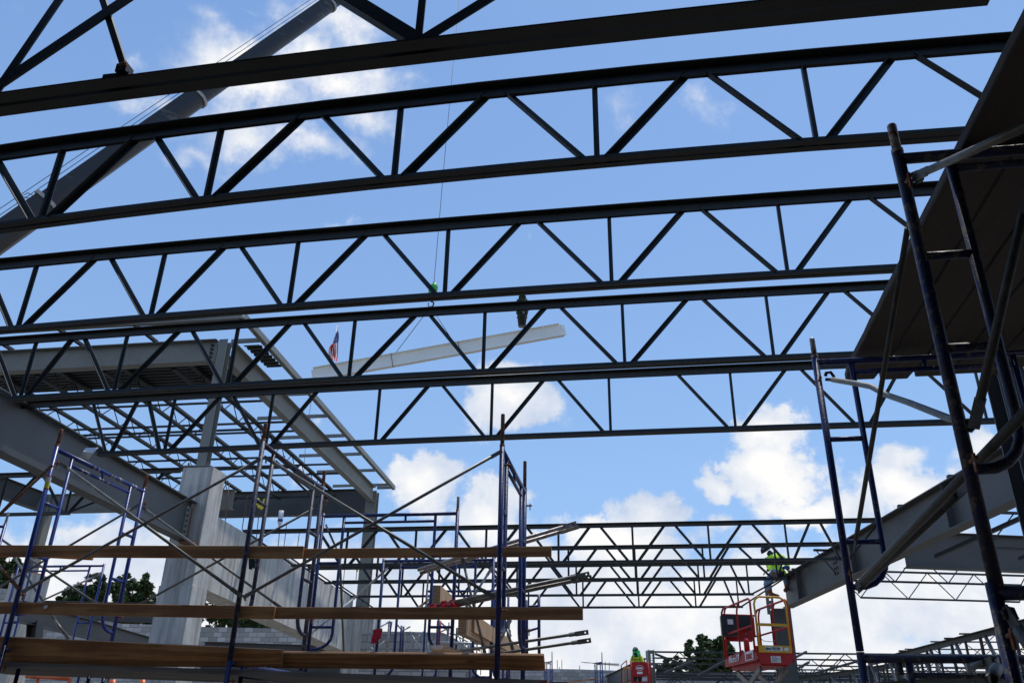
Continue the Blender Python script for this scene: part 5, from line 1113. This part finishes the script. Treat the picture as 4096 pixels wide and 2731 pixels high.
obj('hat_sticker', MB().ell(hc2 + v3(-.05, -.135, .06), (.03, .01, .035), 10, 6), 'hivis_green', wk2)
obj('neck_shroud', MB().tube([w2(680, 380), w2(690, 440), w2(700, 520), w2(705, 590)], [.135, .15, .165, .16], 18), 'hivis_green', wk2)
obj('welding_mask', MB().poly([w2(580, 440, -.17), w2(700, 440, -.18), w2(725, 480, -.18), w2(735, 570, -.19), w2(700, 600, -.18), w2(640, 595, -.18), w2(600, 500, -.17)], (0, .03, 0)), 'black', wk2)
def strap2(pts, w_=.05):
    mb = MB()
    for a, b2 in zip(pts[:-1], pts[1:]): mb.bar(a, b2, w_, .008, up=(0, -1, 0.01))
    obj('harness_strap', mb, 'strap', wk2)
strap2([w2(560, 560, -.17), w2(520, 700, -.2), w2(515, 760, -.2)]); strap2([w2(840, 540, -.16), w2(820, 640, -.2), w2(815, 750, -.2)]); strap2([w2(520, 690, -.2), w2(840, 690, -.2)])

# ------------------------------------------------------------------ block walls
def wall_px(label, pts, Yv, base=GROUND, th=.2):
    """wall with a stepped or sloping top, pts: surveyed points along its top from left to right"""
    tp = [aY(p, Yv) for p in pts]; mb = MB()
    mb.poly([v3(tp[0].x, Yv, base)] + tp + [v3(tp[-1].x, Yv, base)], (0, th, 0))
    return solo('block_wall', mb, 'cmu', label, 'wall')
wall_px('grey block wall behind the deep concrete beam at lower left', [K(-200, 770), K(0, 780), K(1080, 815), K(1400, 870), K(1790, 880), L(0, 905), L(870, 925), L(1160, 1040), L(1500, 1180), L(1800, 1290)], 37)
wall_px('grey block wall with a sloping end seen between the concrete pier and the timbers', [L(1800, 955), L(2352, 960), Mz(380, 972), Mz(520, 1040), Mz(640, 1130), Mz(760, 1215)], 26)
wall_px('long far block wall at the bottom right of centre with rebars on top', [Mz(1000, 1390), Mz(1560, 1385), Mz(1960, 1392), Mz(2352, 1405), N(150, 1412), N(480, 1418), N(1330, 1430), O(-100, 1440), O(1200, 1446), O(3200, 1475)], 52)
wall_px('block wall at the far left edge under the trees', [K(-400, 440), K(0, 462), K(170, 480), K(175, 500), K(330, 520)], 27)
GRW = 'rebars on top of the far block wall'
for k, (x_, y0_, y1_) in enumerate(((1690, 1282, 1390), (1742, 1282, 1390), (1945, 1348, 1392), (2240, 1303, 1400), (2286, 1308, 1400), (1715, 1365, 1395), (2140, 1303, 1400))):
    solo('rebar', MB().tube([aY(Mz(x_, y1_), 52.1), aY(Mz(x_, y0_), 52.1)], .02, 5), 'rebar', ('leftmost rebar on the far block wall', 'second rebar on the far block wall', 'shortest rebar in the middle of the far block wall', 'rebar right of the far sideways frame', 'last rebar on the right part of the far block wall', 'stub on the far block wall between the first two rebars', 'rebar beside the far sideways frame')[k], 'rebar', GRW)
for k, (pa, pb2, pc, w_, lab) in enumerate(((Mz(1548, 1335), Mz(1628, 1283), 1430, 54, 'little sideways blue scaffold frame on the far wall, left one'), (Mz(2122, 1335), Mz(2203, 1300), 1480, 50, 'little sideways blue scaffold frame on the far wall, right one'))):
    a = aY(pa, 51); b2 = aY(pb2, 50.2); sc_frame(lab, (a.x, a.y), (b2.x - a.x, b2.y - a.y), (b2 - a).length, (a.z + b2.z) / 2, 'blue', 'blue scaffold frames on the far wall', r=.035, pins=(0, 1), leg_b=2.4, pinh=.5)
for k, (y0_, y1_) in enumerate(((1310, 1340), (1322, 1352), (1316, 1330))): solo('reinforcing_bar', MB().tube([aY(Mz((1965, 2095, 2005)[k], y0_), 60), aY(Mz(2400, y1_), 58)], .02, 5), 'rebar', ('long thin bar floating level above the far block wall', 'lower thin bar level above the far block wall', 'third thin bar above the far block wall')[k], 'bar', 'thin bars above the far block wall')
solo('scaffold_plank', MB().bar(aY(Mz(1820, 1540), 49), aY(Mz(2150, 1500), 49), .3, .06), 'wood', 'yellowish plank lying against the far block wall', 'plank')
# dark and grey beams seen through the lower left gaps
girder('steel_girder', 'dark level girder just above the lower left block wall', aY(K(270, 600), 27.5), aY(K(1830, 640), 27.5), .24, .62, .02, .012, 'girder')
gA = aZ(K(250, 605), 3.1); gB = aZ(K(1750, 1035), 3.1)
girder('steel_girder', 'grey girder slanting down to the right behind the toe board at lower left', gA, v3(gB.x, gB.y, gB.z), .24, .55, .02, .012, 'girder')
girder('steel_girder', 'dark grey girder at the foot of the block wall behind the toe board', aY(L(0, 1078), 28.8), aY(L(1580, 1128), 28.8), .26, .9, .02, .012, 'girder')
dc = thing('steel_column', aY(K(395, 1010), 22), 'short dark steel column stub behind the toe board at lower left', 'column')
obj('web_plate', MB().prof(aY(K(390, 1060), 22), aY(K(405, 850), 22), isec(.3, .3, .02, .012), (1, 0, 0)), 'joist', dc)

# orange machine glimpsed at the bottom left corner
om = thing('orange_lift', aY(K(600, 1540), 14), 'orange guard rails of a lift glimpsed under the deck at the bottom left corner', 'lift')
for p0, p1 in ((K(420, 1478), K(800, 1502)), (K(430, 1490), K(425, 1640)), (K(800, 1500), K(790, 1640)), (K(300, 1472), K(440, 1482))): obj('rail', MB().tube([aY(p0, 14), aY(p1, 14)], .03, 10), 'orange', om)
for x_ in (1295, 1635): obj('post', MB().tube([aY(K(x_, 1515), 14), aY(K(x_, 1660), 14)], .05, 10), 'orange', om)
obj('rail', MB().tube([aY(K(1295, 1600), 14), aY(K(1635, 1600), 14)], .03, 10), 'orange', om)

# ------------------------------------------------------------------ far bays low on the right
GFJ = 'far joists low on the right'
zt = 3.9
def fj(label, pa, pb2, h, step, Yv=None, **k):
    a = aY(pa, Yv); b2 = aY(pb2, Yv + k.pop('dy', 0)); return zjoist(label, a, b2, h, step, GFJ, mat=k.pop('mat', 'joist'), **k)
fj('topmost far joist behind the scissor lift, running level from the olive column', N(450, 1192), N(2600, 1215), 1.02, 2.4, 44, chord=.085, rod=.05)
fj('second far joist behind the scissor lift', N(455, 1262), N(2600, 1283), 1.02, 2.4, 50, chord=.085, rod=.05)
fj('third far joist behind the scissor lift', N(458, 1325), N(2600, 1350), 1.0, 2.4, 57, chord=.085, rod=.05)
fj('fourth far joist behind the scissor lift', N(460, 1380), N(2600, 1400), 1.0, 2.4, 64, chord=.085, rod=.05)
fj('far joist continuing level to the right edge, top one', O(0, 1212), O(2900, 1240), 1.02, 2.4, 44.4, chord=.085, rod=.05)
fj('far joist continuing level to the right edge, second one', O(0, 1283), O(2900, 1320), 1.0, 2.4, 50.4, chord=.085, rod=.05)
fj('far joist continuing level to the right edge, third one', O(0, 1355), O(2900, 1385), 1.0, 2.4, 57.4, chord=.085, rod=.05)
fj('lowest far joist in front of the long block wall at right', N(470, 1470), O(1900, 1490), .9, 2.4, 49, chord=.09, rod=.055)
fj('far joist just above the long block wall at right', N(470, 1425), O(2400, 1448), .9, 2.4, 46, chord=.09, rod=.055)
fj('far joist in front of the long block wall, behind the scissor arms', N(470, 1510), O(1500, 1530), .9, 2.4, 51, chord=.09, rod=.055)
fj('far joist low at the right, level with the mortar-coated crossbar', O(-400, 1395), O(2900, 1432), .95, 2.2, 54, chord=.08, rod=.045)
fj('lowest of the far joists at the right edge', O(-400, 1455), O(2900, 1500), .95, 2.2, 47, chord=.085, rod=.05)
fj('deep far joist in front of the block wall under the sloping trusses', O(-200, 1500), O(2900, 1560), .9, 2.2, 42, chord=.09, rod=.05)
# loose bars leaning through them
for k, (p0, p1, Yv, lab) in enumerate(((N(460, 1215), N(1000, 1420), 43, 'diagonal bar falling right from the olive column'), (N(460, 1345), N(760, 1470), 43, 'lower diagonal bar falling right from the olive column'), (N(560, 1440), N(900, 1295), 42, 'loose bar rising right, in front of the tree'), (N(950, 1470), N(1470, 1180), 41, 'long loose bar rising to the lift platform'), (N(1980, 1300), N(2195, 1190), 41, 'loose bar poking up right of the scissor lift'), (N(1990, 1440), N(2225, 1310), 41, 'second loose bar poking up right of the scissor lift'), (O(-60, 1440), O(440, 1300), 38, 'long dark bar rising behind the blue leg at lower right'))):
    solo('loose_bar', MB().bar(aY(p0, Yv), aY(p1, Yv + 1), .09, .09), 'joist', lab, 'bar', 'loose steel bars in the far bays')
# sloping roof trusses at the lower right, rising to the right
def rtruss(label, pa, pb2, Ya, Yb_, h, n_, tag_='roof_truss'):
    a = aY(pa, Ya); b2 = aY(pb2, Yb_); rt = thing(tag_, (a + b2) / 2 - v3(0, 0, h), label, 'truss', 'roof trusses rising at the lower right')
    obj('top_chord', MB().prof(a, b2, [(-.09, -.0), (.09, 0), (.09, -.012), (.012, -.012), (.012, -.15), (-.012, -.15), (-.012, -.012), (-.09, -.012)][::-1]), 'joist', rt)
    obj('bottom_chord', MB().bar(v3(a.x, a.y, b2.z * .35 + a.z * .65 - h), v3(b2.x, b2.y, b2.z * .5 + a.z * .5 - h), .14, .12), 'joist', rt)
    B0, B1 = v3(a.x, a.y, b2.z * .35 + a.z * .65 - h), v3(b2.x, b2.y, b2.z * .5 + a.z * .5 - h)
    for i in range(n_):
        t0, t1, tm = i / n_, (i + 1) / n_, (i + .5) / n_
        obj('web_member', MB().bar(lerp(a, b2, t0) - v3(0, 0, .12), lerp(B0, B1, t0), .06, .06), 'joist', rt)
        obj('web_member', MB().bar(lerp(a, b2, t0 + .02) - v3(0, 0, .12), lerp(B0, B1, tm + .3 / n_), .065, .06), 'joist_pale', rt)
        obj('web_member', MB().bar(lerp(a, b2, tm) - v3(0, 0, .12), lerp(B0, B1, tm), .05, .05), 'joist', rt)
    for i in (2, 4, 6):
        q_ = lerp(a, b2, i / n_ if n_ > 6 else .2 * i / 2); obj('purlin_seat', MB().box((q_.x - .14, q_.y - .05, q_.z - .0), (q_.x + .05, q_.y + .05, q_.z + .04)), 'joist', rt)
    return rt
rtruss('large sloping roof truss rising to the right edge behind the mortar-coated crossbar', O(560, 1300), O(3200, 600), 30, 17, 1.9, 8)
rtruss('darker sloping roof truss below the large one, at the bottom right', O(-300, 1500), O(1500, 1225), 36, 27, 1.5, 7)
rtruss('low heavy truss chord at the very bottom of the right corner', O(650, 1545), O(2600, 1400), 22, 18, 1.6, 5)
for k, (ya_, yb2, Yv, lab) in enumerate(((985, 990, 30, 'level purlin above the large sloping truss'), (1075, 1085, 34, 'second level purlin behind the large sloping truss'), (1160, 1168, 38, 'third level purlin behind the large sloping truss'))):
    zjoist(lab, aY(O((1610, 1280, 985)[k], ya_), Yv), aY(O(2900, yb2), Yv), .9, 2.2, 'purlins behind the large sloping truss', chord=.05, rod=.03)

# ------------------------------------------------------------------ trees
def tree(label, base, blobs, nl=5200, leaf=.11, seed=1, group='trees beyond the site'):
    rnd = random.Random(seed); base = Vector(base); rt = thing('tree', base, label, 'tree', group)
    top = max(c.z for c, r_ in blobs); mid = sum((c for c, r_ in blobs), Vector()) / len(blobs)
    tk = MB().tube([base, lerp(base, mid, .5) + v3(.2, 0, 0), mid], [.28, .2, .1], 8)
    for c, r_ in blobs:
        s_ = lerp(base, mid, .45 + .3 * rnd.random()); tk.tube([s_, lerp(s_, c, .5) + v3(0, 0, .2), c + v3(0, 0, r_ * .5)], [.1, .07, .025], 6)
        for i in range(3): e_ = c + Vector((rnd.gauss(0, 1), rnd.gauss(0, 1), rnd.gauss(.3, .8))).normalized() * r_ * .95; tk.tube([c, e_], [.04, .012], 5)
    obj('trunk', tk, 'bark', rt); mb = MB(); wsum = sum(r_ ** 2 for c, r_ in blobs)
    for c, r_ in blobs:
        sub = []
        for i in range(9): sub.append((c + Vector((rnd.gauss(0, 1), rnd.gauss(0, 1), rnd.gauss(0, .9))).normalized() * r_ * (.4 + .8 * rnd.random()), r_ * (.14 + .22 * rnd.random())))
        for i in range(int(nl * r_ ** 2 / wsum)):
            sc_, sr_ = sub[rnd.randrange(9)]; dv = Vector((rnd.gauss(0, 1), rnd.gauss(0, 1), rnd.gauss(0, 1))).normalized(); p = sc_ + dv * sr_ * rnd.random() ** .55
            s1 = Vector((rnd.gauss(0, 1), rnd.gauss(0, 1), rnd.gauss(0, .6))).normalized(); s2 = s1.cross(Vector((rnd.gauss(0, 1), rnd.gauss(0, 1), rnd.gauss(0, 1)))).normalized(); l_ = leaf * (.7 + .8 * rnd.random()); o = len(mb.v)
            mb.v += [p - s1 * l_, p + s2 * l_ * .5, p + s1 * l_, p - s2 * l_ * .5]; mb.face([o, o + 1, o + 2, o + 3])
    obj('crown', mb, 'leaf', rt); return rt
def tb(zoom, Yv, lst, k=.72): return [(aY(zoom(x, y), Yv + dy), r_ * k) for (x, y, r_, dy) in lst]
def bz(bl_): c = sum((b[0] for b in bl_), Vector()) / len(bl_); return v3(c.x, c.y, GROUND)
b_l = tb(K, 44, [(790, 560, .75, 0), (980, 440, 1.0, 0), (900, 520, .95, 1), (1150, 470, 1.15, 0), (1050, 590, 1.2, 0), (1230, 580, 1.1, 1), (900, 640, 1.0, 0), (1130, 690, 1.3, 0)])
tree('two-humped leafy tree behind the far left blue frame', bz(b_l), b_l, 13000, .115, 3)
b_l = tb(K, 47, [(1390, 430, .8, 0), (1530, 440, 1.1, 0), (1640, 470, 1.0, 0), (1450, 560, 1.3, 0), (1600, 580, 1.3, 0), (1720, 600, .8, 0), (1380, 630, 1.1, 0), (1500, 700, 1.4, 0), (1690, 690, 1.1, 0)])
tree('broad leafy tree between the blue frame and the tall concrete column', bz(b_l), b_l, 14000, .115, 4)
b_l = tb(K, 36, [(20, 190, .9, 0), (90, 250, .8, 0), (130, 320, .6, 0), (40, 330, 1.1, 0), (90, 420, .8, 0), (-60, 260, 1.2, 0), (30, 440, .9, 0), (160, 400, .5, 0)])
tree('dark tree at the far left edge', bz(b_l), b_l, 11000, .10, 5)
b_l = tb(K, 50, [(2300, 640, 1.0, 0), (2352, 760, 1.3, 0), (2180, 800, 1.2, 0), (1900, 830, 1.2, 0), (2080, 740, .8, 0), (1750, 850, 1.2, 0), (1600, 840, 1.0, 0), (1450, 850, 1.0, 0), (1300, 850, .9, 0)])
tree('dark foliage seen under the concrete beam, left of the dirty leg', bz(b_l), b_l, 9000, .12, 6)
b_l = tb(L, 50, [(60, 640, 1.1, 0), (140, 720, 1.3, 0), (300, 860, 1.2, 0), (480, 850, 1.2, 0), (620, 880, 1.2, 0), (740, 900, 1.0, 0), (540, 930, 1.2, 0), (120, 860, 1.2, 0), (340, 740, .7, 0)])
tree('dark foliage seen under the concrete beam, right of the dirty leg', bz(b_l), b_l, 9000, .12, 7)
b_l = tb(N, 62, [(1032, 1060, .38, 0), (1030, 1100, .5, 0), (1030, 1145, .7, 0), (1000, 1190, 1.4, 0), (1190, 1130, 1.1, 0), (1110, 1220, 1.6, 0), (1260, 1180, 1.2, 0), (1250, 1270, 1.6, 0), (1090, 1310, 1.9, 0), (930, 1285, .8, 0), (1310, 1310, .9, 0), (850, 1340, .7, 0), (1200, 1390, 1.7, 0), (1000, 1390, 1.2, 0)])
tree('dark green tree rising behind the far joists left of the scissor lift', bz(b_l), b_l, 18000, .13, 8)
b_l = tb(N, 66, [(560, 1390, .6, 0), (620, 1370, .7, 0), (700, 1345, .8, 0), (760, 1400, .7, 0), (540, 1420, .6, 0)])
tree('small bush-like treetop right of the olive column', bz(b_l), b_l, 2500, .15, 9)

# steel post at the right edge, behind the planks
pe0, pe1 = aY(Fz(2290, 1060), 6.6), aY(T(1580, 560), 6.6); px_ = (pe0.x + pe1.x) / 2
sp4 = thing('steel_post', (px_, 6.6, GROUND), 'grey-green steel post at the right edge, half hidden by the dark scaffold leg', 'post')
for s_ in (-1, 1): obj('flange', MB().box((px_ - .10, 6.6 + s_ * .12 - .008, GROUND), (px_ + .10, 6.6 + s_ * .12 + .008, 3.45)), 'girder', sp4)
obj('web_plate', MB().box((px_ - .006, 6.49, GROUND), (px_ + .006, 6.71, 3.45)), 'girder', sp4)
